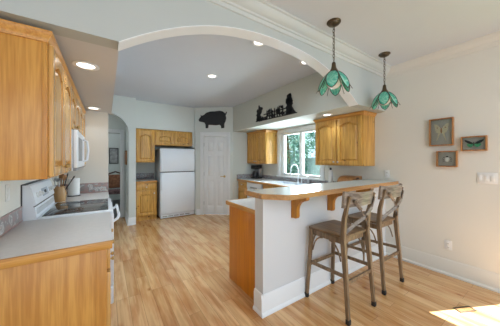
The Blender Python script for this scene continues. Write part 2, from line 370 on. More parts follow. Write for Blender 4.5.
# six-panel door
dt = bpy.data.objects.new('door_1', None); C.objects.link(dt); dt.location = (PA.x, PA.y, 0); dt.rotation_euler = (0, 0, PANG); dt['kind'] = 'structure'
mb = MB(); x0, x1 = D0+.004, D1-.004; W = x1-x0
mb.box(x0, .022, .012, x1, .045, DZ-.004)
st = .095; cxm = (x0+x1)/2; zr = [(.012, .22), (.86, .98), (1.52, 1.62), (1.88, DZ-.004)]
for a, b in ((x0, x0+st), (cxm-.045, cxm+.045), (x1-st, x1)): mb.box(a, .008, .012, b, .024, DZ-.004, .003)
for a, b in zr: mb.box(x0+st-.002, .0085, a, x1-st+.002, .024, b, .003)
for a, b in zip(zr[:-1], zr[1:]):
    for xa, xb in ((x0+st, cxm-.045), (cxm+.045, x1-st)):
        o1 = [(xa+.012, a[1]+.012), (xb-.012, a[1]+.012), (xb-.012, b[0]-.012), (xa+.012, b[0]-.012)]
        i1 = [(xa+.035, a[1]+.035), (xb-.035, a[1]+.035), (xb-.035, b[0]-.035), (xa+.035, b[0]-.035)]
        mb.prism(o1, .024, .011, 'y', i1)
obj('door_panel', mb, 'trim', dt, local=True)
mb = MB(); mb.tube([(x1-.06, .006, .98), (x1-.06, -.035, .98)], .011); mb.tube([(x1-.06, -.04, .98), (x1-.10, -.046, .983), (x1-.155, -.04, .98)], .009); mb.M = T(x1-.06, .006, .98) @ Matrix.Rotation(PI/2, 4, 'X'); mb.lathe([(.028, 0), (.028, .006), (.02, .01)])
obj('door_handle', mb, 'brass', dt, local=True)
for z in (.25, 1.0, 1.75): obj('hinge', MB().box(x0-.012, -.004, z, x0+.012, .01, z+.09, .002), 'steel', dt, local=True)
# baseboards
def baseboard(name, p0, p1, side, h=.185, mat='trim'):
    """from p0 to p1; side = +1 when the room is left of the direction"""
    p0, p1 = Vector(p0), Vector(p1); L = (p1-p0).length; mb = MB(T(p0.x, p0.y, 0) @ RZ(math.atan2(p1.y-p0.y, p1.x-p0.x)))
    s = side
    prof = [(0, 0), (.026*s, 0), (.026*s, .018), (.016*s, .034), (.014*s, .036), (.014*s, h-.03), (.010*s, h-.018), (.010*s, h-.01), (.004*s, h), (0, h)]
    mb.prism(prof, 0, L, 'x'); return struct(name, mb, mat)
baseboard('baseboard_right', (RW, .242), (RW, HY), 1, .19, 'wall')
baseboard('baseboard_column', (.405, 5.27), (.54, 5.27), -1, .16)
baseboard('baseboard_column', (.405, 5.244), (.405, 6.09), 1, .16)
baseboard('baseboard_pantry', (1.93, 5.352), tuple((PM @ Vector((D0-.087, 0, 0))).xy), -1, .14)
# crown mouldings: on the header and on the right wall
prof = [(0, 0), (.10, 0), (.10, -.016), (.085, -.022), (.075, -.045), (.05, -.075), (.03, -.085), (.026, -.10), (.015, -.105), (.012, -.135), (0, -.14)]
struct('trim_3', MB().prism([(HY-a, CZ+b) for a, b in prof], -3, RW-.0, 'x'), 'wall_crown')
struct('trim_4', MB().prism([(RW-a*.5, CZ+b*.95) for a, b in prof], -3, HY-.0, 'y'), 'wall')
# peninsula half wall and its baseboard
BX, BY1 = 1.172, 1.665
struct('wall_bar', MB().box(BX, HY, 0, RW, BY1, 1.055), 'bar_paint')
baseboard('baseboard_bar', (BX-.0255, HY), (RW, HY), -1, .19)
baseboard('baseboard_bar_end', (BX, HY-.0135), (BX, BY1), 1, .19)

# kitchen window in the right wall
wt = bpy.data.objects.new('window_1', None); C.objects.link(wt); wt.location = (RW, (WY0+WY1)/2, WZ0); wt['kind'] = 'structure'
mb = MB(); c = .085
mb.box(RW-.02, WY0-c, WZ0-.01, RW, WY0, WZ1+c, .004).box(RW-.02, WY1, WZ0-.01, RW, WY1+c, WZ1+c, .004).box(RW-.02, WY0, WZ1, RW, WY1, WZ1+c, .004)
obj('window_casing', mb, 'trim', wt)
obj('window_sill', MB().box(RW-.045, WY0-c-.02, WZ0-.035, RW+.13, WY1+c+.02, WZ0-.005, .006), 'trim', wt)
mb = MB(); f = .045; ym = 3.235
for a, b in ((WY0, WY0+f), (WY1-.085, WY1)): mb.box(RW+.03, a, WZ0, RW+.11, b, WZ1, .004)
mb.box(RW+.03, WY0+f, WZ0, RW+.11, WY1-f, WZ0+f, .004).box(RW+.03, WY0+f, WZ1-f, RW+.11, WY1-f, WZ1, .004)
mb.box(RW+.02, ym-.035, WZ0+f, RW+.10, ym+.035, WZ1-f, .004)
obj('window_frame', mb, 'white_plastic', wt)
obj('window_glass', MB().box(RW+.062, WY0+f, WZ0+f, RW+.068, ym-.035, WZ1-f), 'glass', wt)
obj('window_glass', MB().box(RW+.062, ym+.035, WZ0+f, RW+.068, WY1-.085, WZ1-f), 'glass', wt)
# tile borders
struct('trim_5', MB().box(LW, HB, .916, LW+.01, 2.415, 1.035, .002).box(LW, 3.185, .916, LW+.01, 3.95, 1.06, .002).box(LW+.01, 3.94, .916, .03, 3.95, 1.06, .002), 'tile')
for zt_, zf in ((.918, .918), (1.026, 1.048)):
    struct('trim_9', MB().box(LW+.009, HB, zt_, LW+.014, 2.415, zt_+.009, .002).box(LW+.009, 3.185, zf, LW+.014, 3.93, zf+.010, .002).box(LW+.014, 3.934, zf, .03, 3.9405, zf+.010, .002), 'rose')
struct('trim_6', MB().box(RW-.01, 1.66, .916, RW, 4.80, 1.012, .002).box(2.80, 4.79, .916, RW-.01, 4.80, 1.03, .002), 'tile_blue')
struct('trim_7', MB().box(.545, 6.11, .916, 1.05, 6.12, 1.06, .002), 'tile_blue')

# ------------------------------------------------------------------ cabinet doors and drawers
def door_mb(w, h, arch=True, t=.022, mtx=None):
    """raised-panel door: x 0..w, z 0..h, back at y 0, face at y -t; arched (cathedral) top rail"""
    mb = MB(mtx); s = min(.055, w*.17); hh = min(.055, h*.2)
    rz = h-hh-.012; drop = min(.04, h*.12) if arch else 0
    mb.box(s-.01, -t*.1, hh-.01, w-s+.01, 0, h-hh+.01)
    mb.box(0, -t, 0, s, 0, h, .003).box(w-s, -t, 0, w, 0, h, .003).box(s-.001, -t+.0006, 0, w-s+.001, 0, hh, .003)
    def curve(xa, xb, z0, dr, n=16):
        out = []
        for i in range(n+1):
            u = i/n; x = xa+(xb-xa)*u; e = abs(2*u-1)
            k = 0 if e > .82 else (math.cos(PI*e/.82)+1)/2
            k = k**.55 if k > 0 else 0
            out.append((x, z0-dr+dr*k))
        return out
    top = curve(s, w-s, rz, drop)
    # top rail as strips down to the curve
    vs = []; fs = []
    for x, z in top: vs += [(x, -t+.0006, z), (x, -t+.0006, h), (x, 0, z), (x, 0, h)]
    n = len(top)
    for i in range(n-1):
        a = i*4; b = a+4; fs += [(a, b, b+1, a+1), (a+2, a+3, b+3, b+2), (a, a+2, b+2, b), (a+1, b+1, b+3, a+3)]
    fs += [(0, 1, 3, 2), ((n-1)*4, (n-1)*4+2, (n-1)*4+3, (n-1)*4+1)]
    mb.add(vs, fs)
    g = .014; b2 = .036
    def outline(g): return [(s+g, hh+g), (w-s-g, hh+g)] + [(x, z) for x, z in reversed(curve(s+g, w-s-g, rz-g, drop))]
    mb.prism(outline(g), -t*.1, -t*.85, 'y', outline(min(b2, (w-2*s)*.2)))
    return mb
def knob_mb(x, z, y=-.02, mtx=None, r=.014):
    mb = MB((mtx or Matrix.Identity(4)) @ T(x, y, z) @ Matrix.Rotation(PI/2, 4, 'X'))
    mb.lathe([(.006, 0), (.006, .012), (r, .018), (r*1.05, .024), (r*.7, .03), (.001, .031)], seg=14); return mb
def face_matrix(ox, oy, oz, dirn):
    """door plane: local x runs along the face, -y out of it. dirn '-x': faces -x (x local = -y world); '+x'; '-y'"""
    return T(ox, oy, oz) @ RZ({'-y': 0, '-x': -PI/2, '+x': PI/2}[dirn])
def cab_front(root, ox, oy, dirn, items, mat='knotty', knobmat='brass'):
    """items: (kind, x, z, w, h, knob_x, knob_z)"""
    F = face_matrix(ox, oy, 0, dirn)
    for kind, x, z, w_, h_, kx, kz in items:
        if kind == 'drawer':
            mb = MB(F @ T(x, 0, z)); mb.box(0, -.02, 0, w_, 0, h_, .005)
            p = obj('drawer', mb, mat, root)
        else:
            p = obj('door', door_mb(w_, h_, kind == 'arch', mtx=F @ T(x, 0, z)), mat, root)
        if kx is not None: obj('knob', knob_mb(x+kx, z+kz, mtx=F), knobmat, p)
def crown_top(x0, y0, x1, y1, z0, z1, sides, e=.034):
    """cabinet crown moulding running round the listed sides of a box"""
    mb = MB()
    lv = [(0, z0), (.004, z0), (.006, z0+.012), (e*.45, z0+.022), (e*.9, z1-.018), (e, z1-.012), (e, z1)]
    rings = []
    for o, z in lv:
        rings.append([(x0-(o if 'a' in sides else 0), y0-(o if 'c' in sides else 0), z), (x1+(o if 'b' in sides else 0), y0-(o if 'c' in sides else 0), z),
                      (x1+(o if 'b' in sides else 0), y1+(o if 'd' in sides else 0), z), (x0-(o if 'a' in sides else 0), y1+(o if 'd' in sides else 0), z)])
    vs = [p for r in rings for p in r]; m = len(rings)
    fs = [(i*4+k, i*4+(k+1) % 4, (i+1)*4+(k+1) % 4, (i+1)*4+k) for i in range(m-1) for k in range(4)]+[(3, 2, 1, 0), tuple((m-1)*4+k for k in range(4))]
    mb.add(vs, fs); return mb

# ---- left run, upper
UB, UT = 1.295, 2.06
t = thing('wall_cabinet', (-.40, 1.97, UB), 'oak wall cabinet with broad plain end panel, nearest the camera at upper left', 'cabinet', 'oak wall cabinets on the left wall')
UE = 1.60
obj('body', MB().box(LW, UE+.004, UB, -.273, 2.41, UT, .002), 'oak', t)
obj('face_frame', MB().box(-.290, UE, UB, -.268, 1.635, UT, .002).box(-.290, 2.38, UB, -.268, 2.41, UT, .002).box(-.290, 1.635, UB, -.268, 2.38, UB+.03, .002).box(-.290, 1.635, UT-.03, -.268, 2.38, UT, .002).box(-.290, 1.99, UB+.03, -.268, 2.03, UT-.03, .002), 'oak', t)
cab_front(t, -.268, 0, '+x', [('arch', 1.62, UB+.012, .38, UT-UB-.03, .345, .05), ('arch', 2.015, UB+.012, .38, UT-UB-.03, .035, .05)], 'oak_pale')
obj('crown', crown_top(LW, UE, -.268, 2.41, UT-.015, 2.103, 'bc', .024), 'oak_y', t)
t = thing('wall_cabinet', (-.40, 2.8, 1.70), 'short oak cabinet above the white microwave', 'cabinet', 'oak wall cabinets on the left wall')
obj('body', MB().box(LW, 2.415, 1.675, -.273, 3.18, UT, .002), 'oak', t)
cab_front(t, -.273, 0, '+x', [('arch', 2.43, 1.69, .36, .355, .33, .04), ('arch', 2.80, 1.69, .36, .355, .03, .04)], 'oak_pale')
obj('crown', crown_top(LW, 2.412, -.268, 3.18, UT-.015, 2.103, 'b', .024), 'oak_y', t)
t = thing('wall_cabinet', (-.40, 3.55, UB), 'oak wall cabinet farthest along the left wall, beyond the microwave', 'cabinet', 'oak wall cabinets on the left wall')
obj('body', MB().box(LW, 3.185, UB, -.273, 3.945, UT, .002), 'oak', t)
cab_front(t, -.273, 0, '+x', [('arch', 3.20, UB+.012, .36, UT-UB-.03, .33, .05), ('arch', 3.57, UB+.012, .36, UT-UB-.03, .03, .05)], 'oak_pale')
obj('crown', crown_top(LW, 3.182, -.268, 3.945, UT-.015, 2.103, 'b', .024), 'oak_y', t)
# microwave
t = thing('microwave', (-.35, 2.8, 1.29), 'white over-range microwave hung under the short oak cabinet', 'microwave')
obj('body', MB().box(LW+.002, 2.42, 1.303, -.243, 3.178, 1.67, .006), 'white', t)
d = obj('door', MB().box(-.238, 2.422, 1.33, -.208, 2.98, 1.668, .006), 'white', t)
obj('gasket', MB().box(-.243, 2.426, 1.325, -.238, 2.98, 1.665), 'grey', d)
obj('window', MB().box(-.209, 2.50, 1.39, -.2065, 2.86, 1.61, .001), 'grey', d)
obj('handle', MB().tube([(-.208, 2.93, 1.38), (-.170, 2.93, 1.40), (-.160, 2.93, 1.50), (-.170, 2.93, 1.60), (-.208, 2.93, 1.62)], .010), 'white', d)
obj('control_panel', MB().box(-.238, 2.985, 1.33, -.208, 3.175, 1.668, .006), 'white', t)
obj('vent_grille', MB().box(-.243, 2.43, 1.305, -.215, 3.17, 1.325, .004), 'grey', t)

# ---- left run, lower
CT = .914
def counter_edge_mb(): pass
t = thing('base_cabinet', (-.27, 1.98, 0), 'oak base cabinet with wide plain end panel, nearest the camera at left', 'cabinet')
obj('body', MB().box(LW+.003, HY+.022, .10, .0, 2.41, .868, .002).box(LW+.003, HY+.03, 0, -.06, 2.41, .10), 'oak', t)
obj('end_panel', MB().box(LW+.003, HY+.006, .0, -.02, HY+.022, .867, .002), 'oak', t)
obj('corner_stile', MB().box(-.05, HY+.004, .0, .004, HY+.03, .867, .003), 'oak', t)
cab_front(t, .002, 0, '+x', [('drawer', HY+.035, .735, .39, .125, .30, .065), ('plain', HY+.035, .12, .39, .595, .35, .54), ('drawer', HY+.445, .735, .39, .125, .195, .065), ('plain', HY+.445, .12, .39, .595, .04, .54)], 'oak_pale')
t = thing('countertop', (-.27, 1.98, .875), 'pale laminate countertop with oak front edge, left of the range', 'countertop')
obj('slab', MB().box(LW, HY+.015, .875, .031, 2.415, CT, .003), 'laminate', t)
obj('wood_edge', MB().box(LW, HY-.004, .868, .032, HY+.015, CT+.001, .004), 'oak_x', t)
t = thing('base_cabinet', (-.27, 3.56, 0), 'oak base cabinet between the range and the wing wall', 'cabinet')
obj('body', MB().box(LW+.003, 3.19, .10, .0, 3.945, .874, .002).box(LW+.003, 3.19, 0, -.06, 3.945, .10), 'oak', t)
cab_front(t, 0, 0, '+x', [('drawer', 3.21, .735, .35, .125, .17, .065), ('plain', 3.21, .12, .35, .595, .3, .54), ('drawer', 3.58, .735, .35, .125, .17, .065), ('plain', 3.58, .12, .35, .595, .04, .54)], 'oak_pale')
t = thing('countertop', (-.27, 3.56, .875), 'short laminate countertop beyond the range, under the crock and paper roll', 'countertop')
obj('slab', MB().box(LW, 3.19, .875, .031, 3.945, CT, .003), 'laminate', t)
# range
t = thing('electric_range', (-.25, 2.80, 0), 'white freestanding electric range with black glass cooktop set in the left counter', 'stove')
obj('body', MB().box(LW+.015, 2.422, .02, .025, 3.182, .905, .006), 'white', t)
obj('cooktop_frame', MB().box(LW+.092, 2.418, .905, .052, 3.184, .928, .008), 'white', t)
obj('cooktop_glass', MB().box(-.445, 2.452, .9275, .018, 3.15, .931, .001), plain('black_ceramic_glass', (.06, .065, .07), .06, .2, 10), t)
for (bx, by, br) in ((-.30, 2.62, .075), (-.30, 2.99, .10), (-.10, 2.62, .10), (-.10, 2.99, .075)):
    mb = MB(); n = 32
    mb.tube([(bx+br*math.cos(2*PI*k/n), by+br*math.sin(2*PI*k/n), .9312) for k in range(n)], .0012, 5, closed=True)
    obj('burner_ring', mb, 'grey', t)
mb = MB(); pr = [(-.552, .905), (-.470, .905), (-.472, .94), (-.480, 1.010), (-.488, 1.020), (-.476, 1.030), (-.474, 1.040), (-.500, 1.165), (-.512, 1.188), (-.530, 1.196), (-.552, 1.196)]
mb.prism(pr, 2.424, 3.178, 'y')
bgd = obj('backguard', mb, 'white', t)
mb = MB(); mb.box(-.5595, 2.416, .90, -.5525, 3.184, 1.204, .001).box(-.5525, 2.418, 1.1965, -.532, 3.182, 1.203, .001)
obj('back_edge', mb, 'dark_grey', t)
mb = MB().box(-.482, 2.46, .950, -.470, 3.14, .995, .003); obj('lower_strip', mb, 'panel_grey', bgd)
mb = MB().box(-.489, 2.423, 1.0165, -.4795, 3.179, 1.0225); obj('groove', mb, 'dark_grey', bgd)
def on_panel(y, u, r0=0):      # u 0..1 up the sloped panel
    return (-.4735-.0265*u, y, 1.04+.125*u)
TILT = math.radians(78)
for y in (2.53, 2.62, 3.0, 3.09):
    p = on_panel(y, .5); mb = MB(T(*p) @ Matrix.Rotation(TILT, 4, 'Y')); mb.lathe([(.024, 0), (.024, .006), (.017, .010), (.015, .026), (.001, .028)], seg=18); mb.box(-.004, -.016, .02, .004, .016, .032, .001)
    obj('control_knob', mb, 'white_plastic', bgd)
p = on_panel(2.81, .5); mb = MB(T(*p) @ Matrix.Rotation(TILT, 4, 'Y')); mb.box(-.035, -.11, -.004, .035, .11, .003, .002)
obj('display_panel', mb, plain('panel_blue_grey', (.42, .48, .56), .3), bgd)
mb = MB(T(*p) @ Matrix.Rotation(TILT, 4, 'Y')); mb.box(-.015, -.035, .002, .012, .035, .005, .001)
obj('clock_display', mb, 'black', bgd)
d = obj('oven_door', MB().box(.027, 2.43, .20, .062, 3.175, .885, .008), 'white', t)
obj('oven_window', MB().box(.061, 2.55, .35, .0635, 3.05, .66, .001), 'black', d)
mb = MB().tube([(.055, 2.49, .80), (.095, 2.49, .825), (.108, 2.50, .85), (.108, 2.56, .853), (.108, 3.04, .853), (.108, 3.10, .85), (.095, 3.11, .825), (.055, 3.11, .80)], .013, 10)
obj('handle', mb, 'white', d)
obj('storage_drawer', MB().box(.027, 2.43, .03, .060, 3.175, .19, .008), 'white', t)
# crock and utensils, paper roll
KX, KY = -.455, 3.33
t = obj('utensil_crock', MB().lathe([(.052, 0), (.060, .01), (.066, .06), (.064, .12), (.056, .168), (.058, .178), (.048, .178), (.045, .165), (.052, .12), (.052, .02), (.001, .018)], (KX, KY, CT), 28), 'crock')
tag(t, 'tan wooden crock holding kitchen utensils beside the range backguard', 'crock')
def utensil(name, label, dx, dy, hx, hy, kind, mat, ln=.30):
    mb = MB(); p0 = Vector((KX+dx, KY+dy, CT+.03)); p1 = Vector((KX+hx, KY+hy, CT+ln)); dr = (p1-p0).normalized()
    mb.tube([p0, p0.lerp(p1, .8)], .0055, 8)
    mt = T(*p0.lerp(p1, .8)) @ dr.to_track_quat('Z', 'Y').to_matrix().to_4x4()
    mb.M = mt
    if kind == 'spoon': mb.ball((0, 0, .035), (.026, .008, .038))
    elif kind == 'spatula': mb.box(-.03, -.003, 0, .03, .003, .085, .003)
    elif kind == 'ladle': mb.lathe([(.01, -.03), (.028, -.015), (.036, .01), (.034, .01), (.026, -.012), (.001, -.02)], (.02, 0, .03), 16)
    elif kind == 'whisk':
        for a in range(5):
            b = PI*a/5; mb.tube([(math.cos(b)*r, math.sin(b)*r, z) for r, z in ((.004, -.01), (.022, .03), (.024, .06), (.0, .085), (-.024, .06), (-.022, .03), (-.004, -.01))], .0015, 5)
    o = obj(name, mb, mat); return tag(o, label, 'utensil', 'utensils in the wooden crock')
utensil('wooden_spoon', 'brown wooden spoon standing in the tan crock, leaning toward the paper roll', .01, .01, .055, -.03, 'spoon', 'frame_wood', .30)
utensil('spatula', 'black flat spatula leaning out to the right of the crock', .0, -.01, .13, -.02, 'spatula', 'black', .27)
utensil('ladle', 'steel ladle standing near the middle of the crock', -.01, .01, .0, .03, 'ladle', 'steel', .28)
utensil('whisk', 'steel wire whisk in the crock leaning left toward the backguard', -.01, -.01, -.04, -.05, 'whisk', 'steel', .30)
utensil('wooden_spatula', 'wide wooden spatula standing highest in the crock', .012, .0, .02, .01, 'spatula', 'frame_wood', .33)
utensil('dark_spoon', 'black nylon spoon in the crock nearest the microwave', .015, .02, .075, .02, 'spoon', 'black', .32)
t = thing('paper_towel_holder', (-.36, 3.74, CT), 'white paper roll on a black stand by the tiled wing wall', 'paper towel')
obj('base', MB().lathe([(.07, 0), (.07, .008), (.062, .012), (.001, .012)], (-.36, 3.74, CT)), 'black', t)
obj('paper_roll', MB().lathe([(.062, .013), (.064, .018), (.064, .235), (.060, .24), (.02, .24), (.018, .23)], (-.36, 3.74, CT), 30), 'towel', t)
obj('rod', MB().tube([(-.36, 3.74, CT+.01), (-.36, 3.74, CT+.265)], .007), 'black', t)

# ------------------------------------------------------------------ fridge alcove
t = thing('wall_cabinet', (.75, 5.8, 1.345), 'tall knotty wood cabinet in the alcove, left of the fridge', 'cabinet', 'knotty wood cabinets in the fridge alcove')
obj('body', MB().box(.545, 5.46, 1.345, .955, 6.10, 2.115, .002), 'knotty', t)
cab_front(t, 0, 5.46, '-y', [('arch', .57, 1.36, .365, .71, .33, .05)], 'knotty')
t = thing('wall_cabinet', (1.4, 5.8, 1.82), 'wide low knotty cabinet with two small doors above the fridge', 'cabinet', 'knotty wood cabinets in the fridge alcove')
obj('body', MB().box(.958, 5.46, 1.755, 1.855, 6.10, 2.115, .002), 'knotty', t)
cab_front(t, 0, 5.46, '-y', [('arch', .98, 1.775, .405, .29, .37, .04), ('arch', 1.40, 1.775, .405, .29, .035, .04)], 'knotty')
t = thing('base_cabinet', (.77, 5.8, 0), 'small knotty base cabinet with one drawer and one door, left of the fridge', 'cabinet')
obj('body', MB().box(.545, 5.47, .10, 1.005, 6.10, .875, .002).box(.545, 5.52, 0, 1.005, 6.10, .10), 'knotty', t)
cab_front(t, 0, 5.47, '-y', [('drawer', .57, .705, .41, .145, .205, .07), ('plain', .57, .125, .41, .56, .37, .5)], 'knotty', 'white_plastic')
t = thing('countertop', (.77, 5.8, .875), 'small countertop on the knotty base cabinet by the fridge', 'countertop')
obj('slab', MB().box(.545, 5.445, .880, 1.012, 6.11, CT, .003), 'laminate', t)
obj('wood_edge', MB().box(.545, 5.43, .876, 1.012, 5.445, CT+.001, .003), 'oak_x', t)
t = thing('refrigerator', (1.48, 5.75, 0), 'white top-freezer refrigerator in the back alcove', 'refrigerator')
FX0, FX1 = 1.06, 1.895
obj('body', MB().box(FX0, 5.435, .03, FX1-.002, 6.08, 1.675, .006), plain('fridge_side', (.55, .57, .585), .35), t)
obj('freezer_door', MB().box(FX0, 5.365, 1.118, FX1-.002, 5.425, 1.68, .014), 'white', t)
obj('fridge_door', MB().box(FX0, 5.365, .105, FX1-.002, 5.425, 1.100, .014), 'white', t)
obj('gasket', MB().box(FX0+.012, 5.424, .11, FX1-.014, 5.436, 1.67), 'dark_grey', t)
for z0, z1 in ((1.16, 1.42), (.70, 1.06)):
    obj('handle', MB().tube([(FX0+.03, 5.366, z0), (FX0+.03, 5.335, z0+.02), (FX0+.03, 5.33, (z0+z1)/2), (FX0+.03, 5.335, z1-.02), (FX0+.03, 5.366, z1)], .010, 8), 'white', t)
mb = MB().box(FX0+.01, 5.385, .012, FX1-.012, 5.43, .095, .005)
gr = obj('toe_grille', mb, 'white', t)
mb = MB()
for k in range(5):
    xx = FX0+.05+k*.135; mb.box(xx, 5.382, .042, xx+.11, 5.386, .062, .001)
obj('grille_slots', mb, 'grey', gr)

# ------------------------------------------------------------------ window wall
def upper_pair(root, y0, y1, x0=3.13, zb=1.31, zt=2.078, mat='knotty', side='oak'):
    obj('body', MB().box(x0, y0, zb, RW, y1, zt, .002), mat, root)
    w_ = (y1-y0-.06)/2
    cab_front(root, x0, y1, '-x', [('arch', .022, zb+.018, w_, zt-zb-.035, w_-.03, .04), ('arch', .038+w_, zb+.018, w_, zt-zb-.035, .03, .04)], mat, 'steel')
t = thing('wall_cabinet', (3.3, 2.12, 1.31), 'knotty two-door wall cabinet right of the kitchen window, beneath the pendants', 'cabinet', 'knotty wall cabinets on the window wall')
upper_pair(t, 1.69, 2.56)
obj('crown', crown_top(3.13, 1.69, RW, 2.56, 2.062, SZ-.006, 'acd', .028), 'oak_y', t)
t = thing('wall_cabinet', (3.3, 4.4, 1.31), 'knotty two-door wall cabinet left of the window, above the coffee maker', 'cabinet', 'knotty wall cabinets on the window wall')
upper_pair(t, 3.985, 4.795)
obj('crown', crown_top(3.13, 3.985, RW, 4.795, 2.062, SZ-.006, 'ac', .028), 'oak_y', t)
# base cabinets
t = thing('base_cabinet', (3.1, 4.58, 0), 'knotty drawer and door base cabinet left of the dishwasher', 'cabinet')
obj('body', MB().box(2.85, 4.365, .10, RW-.012, 4.788, .875, .002).box(2.91, 4.365, 0, RW-.012, 4.788, .1), 'knotty', t)
cab_front(t, 2.85, 4.788, '-x', [('drawer', .02, .715, .38, .14, .19, .07), ('plain', .02, .12, .38, .575, .34, .5)], 'knotty', 'white_plastic')
t = thing('dishwasher', (3.1, 4.05, 0), 'white dishwasher under the window-wall counter', 'dishwasher')
obj('body', MB().box(2.86, 3.755, .02, 3.44, 4.355, .87, .003), 'grey', t)
obj('door', MB().box(2.83, 3.758, .11, 2.858, 4.352, .72, .006), 'white', t)
cp = obj('control_panel', MB().box(2.822, 3.758, .725, 2.858, 4.352, .868, .006), 'white', t)
obj('handle', MB().box(2.805, 3.93, .745, 2.823, 4.18, .775, .004), 'grey', cp)
obj('toe_kick', MB().box(2.87, 3.76, .0, 2.90, 4.35, .10), 'white', t)
t = thing('base_cabinet', (3.1, 2.7, 0), 'knotty sink base cabinet under the window, behind the bar', 'cabinet')
obj('body', MB().box(2.85, 1.70, .10, RW-.012, 3.745, .69, .002).box(2.85, 1.70, .69, 2.90, 3.745, .875, .002).box(2.91, 2.32, 0, RW-.012, 3.745, .1), 'knotty', t)
cab_front(t, 2.85, 3.745, '-x', [('drawer', .02, .735, .46, .125, None, 0), ('plain', .02, .12, .46, .595, .42, .54), ('drawer', .50, .735, .46, .125, None, 0), ('plain', .50, .12, .46, .595, .04, .54)], 'knotty', 'white_plastic')
t = thing('base_cabinet', (2.0, 2.0, 0), 'orange-toned peninsula cabinet end panel behind the half wall', 'cabinet')
obj('body', MB().box(1.232, 1.672, .10, 2.842, 2.265, .875, .002).box(1.232, 1.672, 0, 2.842, 2.20, .1), 'knotty', t)
obj('end_panel', MB().box(1.222, 1.72, .0, 1.234, 2.268, .875, .002), 'panel', t)
# L-shaped worktop with sink cut-out
t = thing('countertop', (2.8, 3.2, .875), 'L-shaped pale laminate worktop running under the window and along the peninsula', 'countertop')
SY0, SY1, SX0, SX1 = 2.85, 3.60, 2.93, 3.32
mb = MB(); Z0, Z1 = .876, CT
mb.box(1.205, 1.672, Z0, 2.82, 2.285, Z1).box(2.82, 1.672, Z0, RW-.011, SY0, Z1).box(2.82, SY1, Z0, RW-.011, 4.788, Z1).box(2.82, SY0, Z0, SX0, SY1, Z1).box(SX1, SY0, Z0, RW-.011, SY1, Z1)
obj('slab', mb, 'laminate', t)
obj('wood_edge', MB().box(1.19, 1.672, .87, 1.205, 2.30, CT+.001, .003), 'oak_y', t)
obj('wood_edge', MB().box(1.205, 2.285, .87, 2.805, 2.30, CT+.001, .003), 'oak_x', t)
obj('wood_edge', MB().box(2.805, 2.285, .87, 2.82, 4.788, CT+.001, .003), 'oak_y', t)
t = thing('kitchen_sink', (3.12, 3.2, .72), 'white drop-in sink beneath the kitchen window', 'sink')
mb = MB(); a, b, e = SX0, SX1, .012
mb.box(a-e, SY0-e, CT+.001, a+.02, SY1+e, CT+.012, .004).box(b-.02, SY0-e, CT+.001, b+e, SY1+e, CT+.012, .004).box(a+.02, SY0-e, CT+.001, b-.02, SY0+.02, CT+.012, .004).box(a+.02, SY1-.02, CT+.001, b-.02, SY1+e, CT+.012, .004)
obj('rim', mb, 'white', t)
mb = MB().box(a+.004, SY0+.004, .72, a+.012, SY1-.004, CT+.004).box(b-.012, SY0+.004, .72, b-.004, SY1-.004, CT+.004).box(a+.012, SY0+.004, .72, b-.012, SY0+.012, CT+.004).box(a+.012, SY1-.012, .72, b-.012, SY1-.004, CT+.004).box(a+.012, SY0+.012, .72, b-.012, SY1-.012, .73).box(a+.012, 3.215, .73, b-.012, 3.235, .90)
obj('bowl', mb, 'white', t)
t = thing('faucet', (3.385, 3.22, CT), 'white gooseneck faucet arching in front of the window', 'faucet')
obj('base', MB().lathe([(.028, 0), (.028, .012), (.018, .03), (.015, .06)], (3.385, 3.22, CT), 18), 'white', t)
pts = [(3.385, 3.22, CT+.02), (3.385, 3.22, 1.16)]+[(3.275+.11*math.cos(PI*k/10), 3.22, 1.19+.115*math.sin(PI*k/10)) for k in range(11)]+[(3.165, 3.22, 1.15), (3.17, 3.22, 1.09)]
obj('spout', MB().tube(pts, .012, 10), 'white', t)
obj('lever', MB().tube([(3.385, 3.13, CT), (3.385, 3.13, CT+.05), (3.36, 3.10, CT+.10)], .009, 8), 'white', t)
t = thing('soap_pump', (3.39, 2.95, CT), 'small steel soap pump behind the sink near the mullion', 'soap dispenser')
obj('bottle', MB().lathe([(.022, 0), (.022, .08), (.01, .10), (.008, .12)], (3.39, 2.95, CT), 16), 'steel', t)
obj('pump', MB().tube([(3.39, 2.95, CT+.12), (3.39, 2.95, CT+.155), (3.345, 2.95, CT+.155)], .005, 8), 'steel', t)
t = thing('sill_figurine', (3.43, 3.69, WZ0), 'small pale ornament on the left end of the window sill', 'ornament')
obj('bird', MB().ball((3.44, 3.69, WZ0+.028), (.018, .03, .026)).ball((3.44, 3.665, WZ0+.058), .015), 'steel', t)
# coffee maker
t = thing('coffee_maker', (3.31, 4.64, CT), 'black and silver drip coffee maker in the counter corner', 'coffee maker')
obj('base', MB().box(3.21, 4.53, CT, 3.42, 4.74, CT+.04, .008), 'black', t)
obj('tower', MB().box(3.33, 4.53, CT+.04, 3.42, 4.74, CT+.27, .008), 'steel', t)
obj('brew_head', MB().box(3.20, 4.53, CT+.25, 3.42, 4.74, CT+.345, .012), 'black', t)
cf = obj('carafe', MB().lathe([(.055, .042), (.068, .06), (.070, .13), (.05, .18), (.048, .20)], (3.265, 4.635, CT), 22), plain('dark_glass', (.03, .03, .035), .08), t)
obj('carafe_handle', MB().tube([(3.20, 4.61, CT+.17), (3.165, 4.60, CT+.165), (3.16, 4.60, CT+.09), (3.20, 4.61, CT+.075)], .009, 8), 'black', cf)
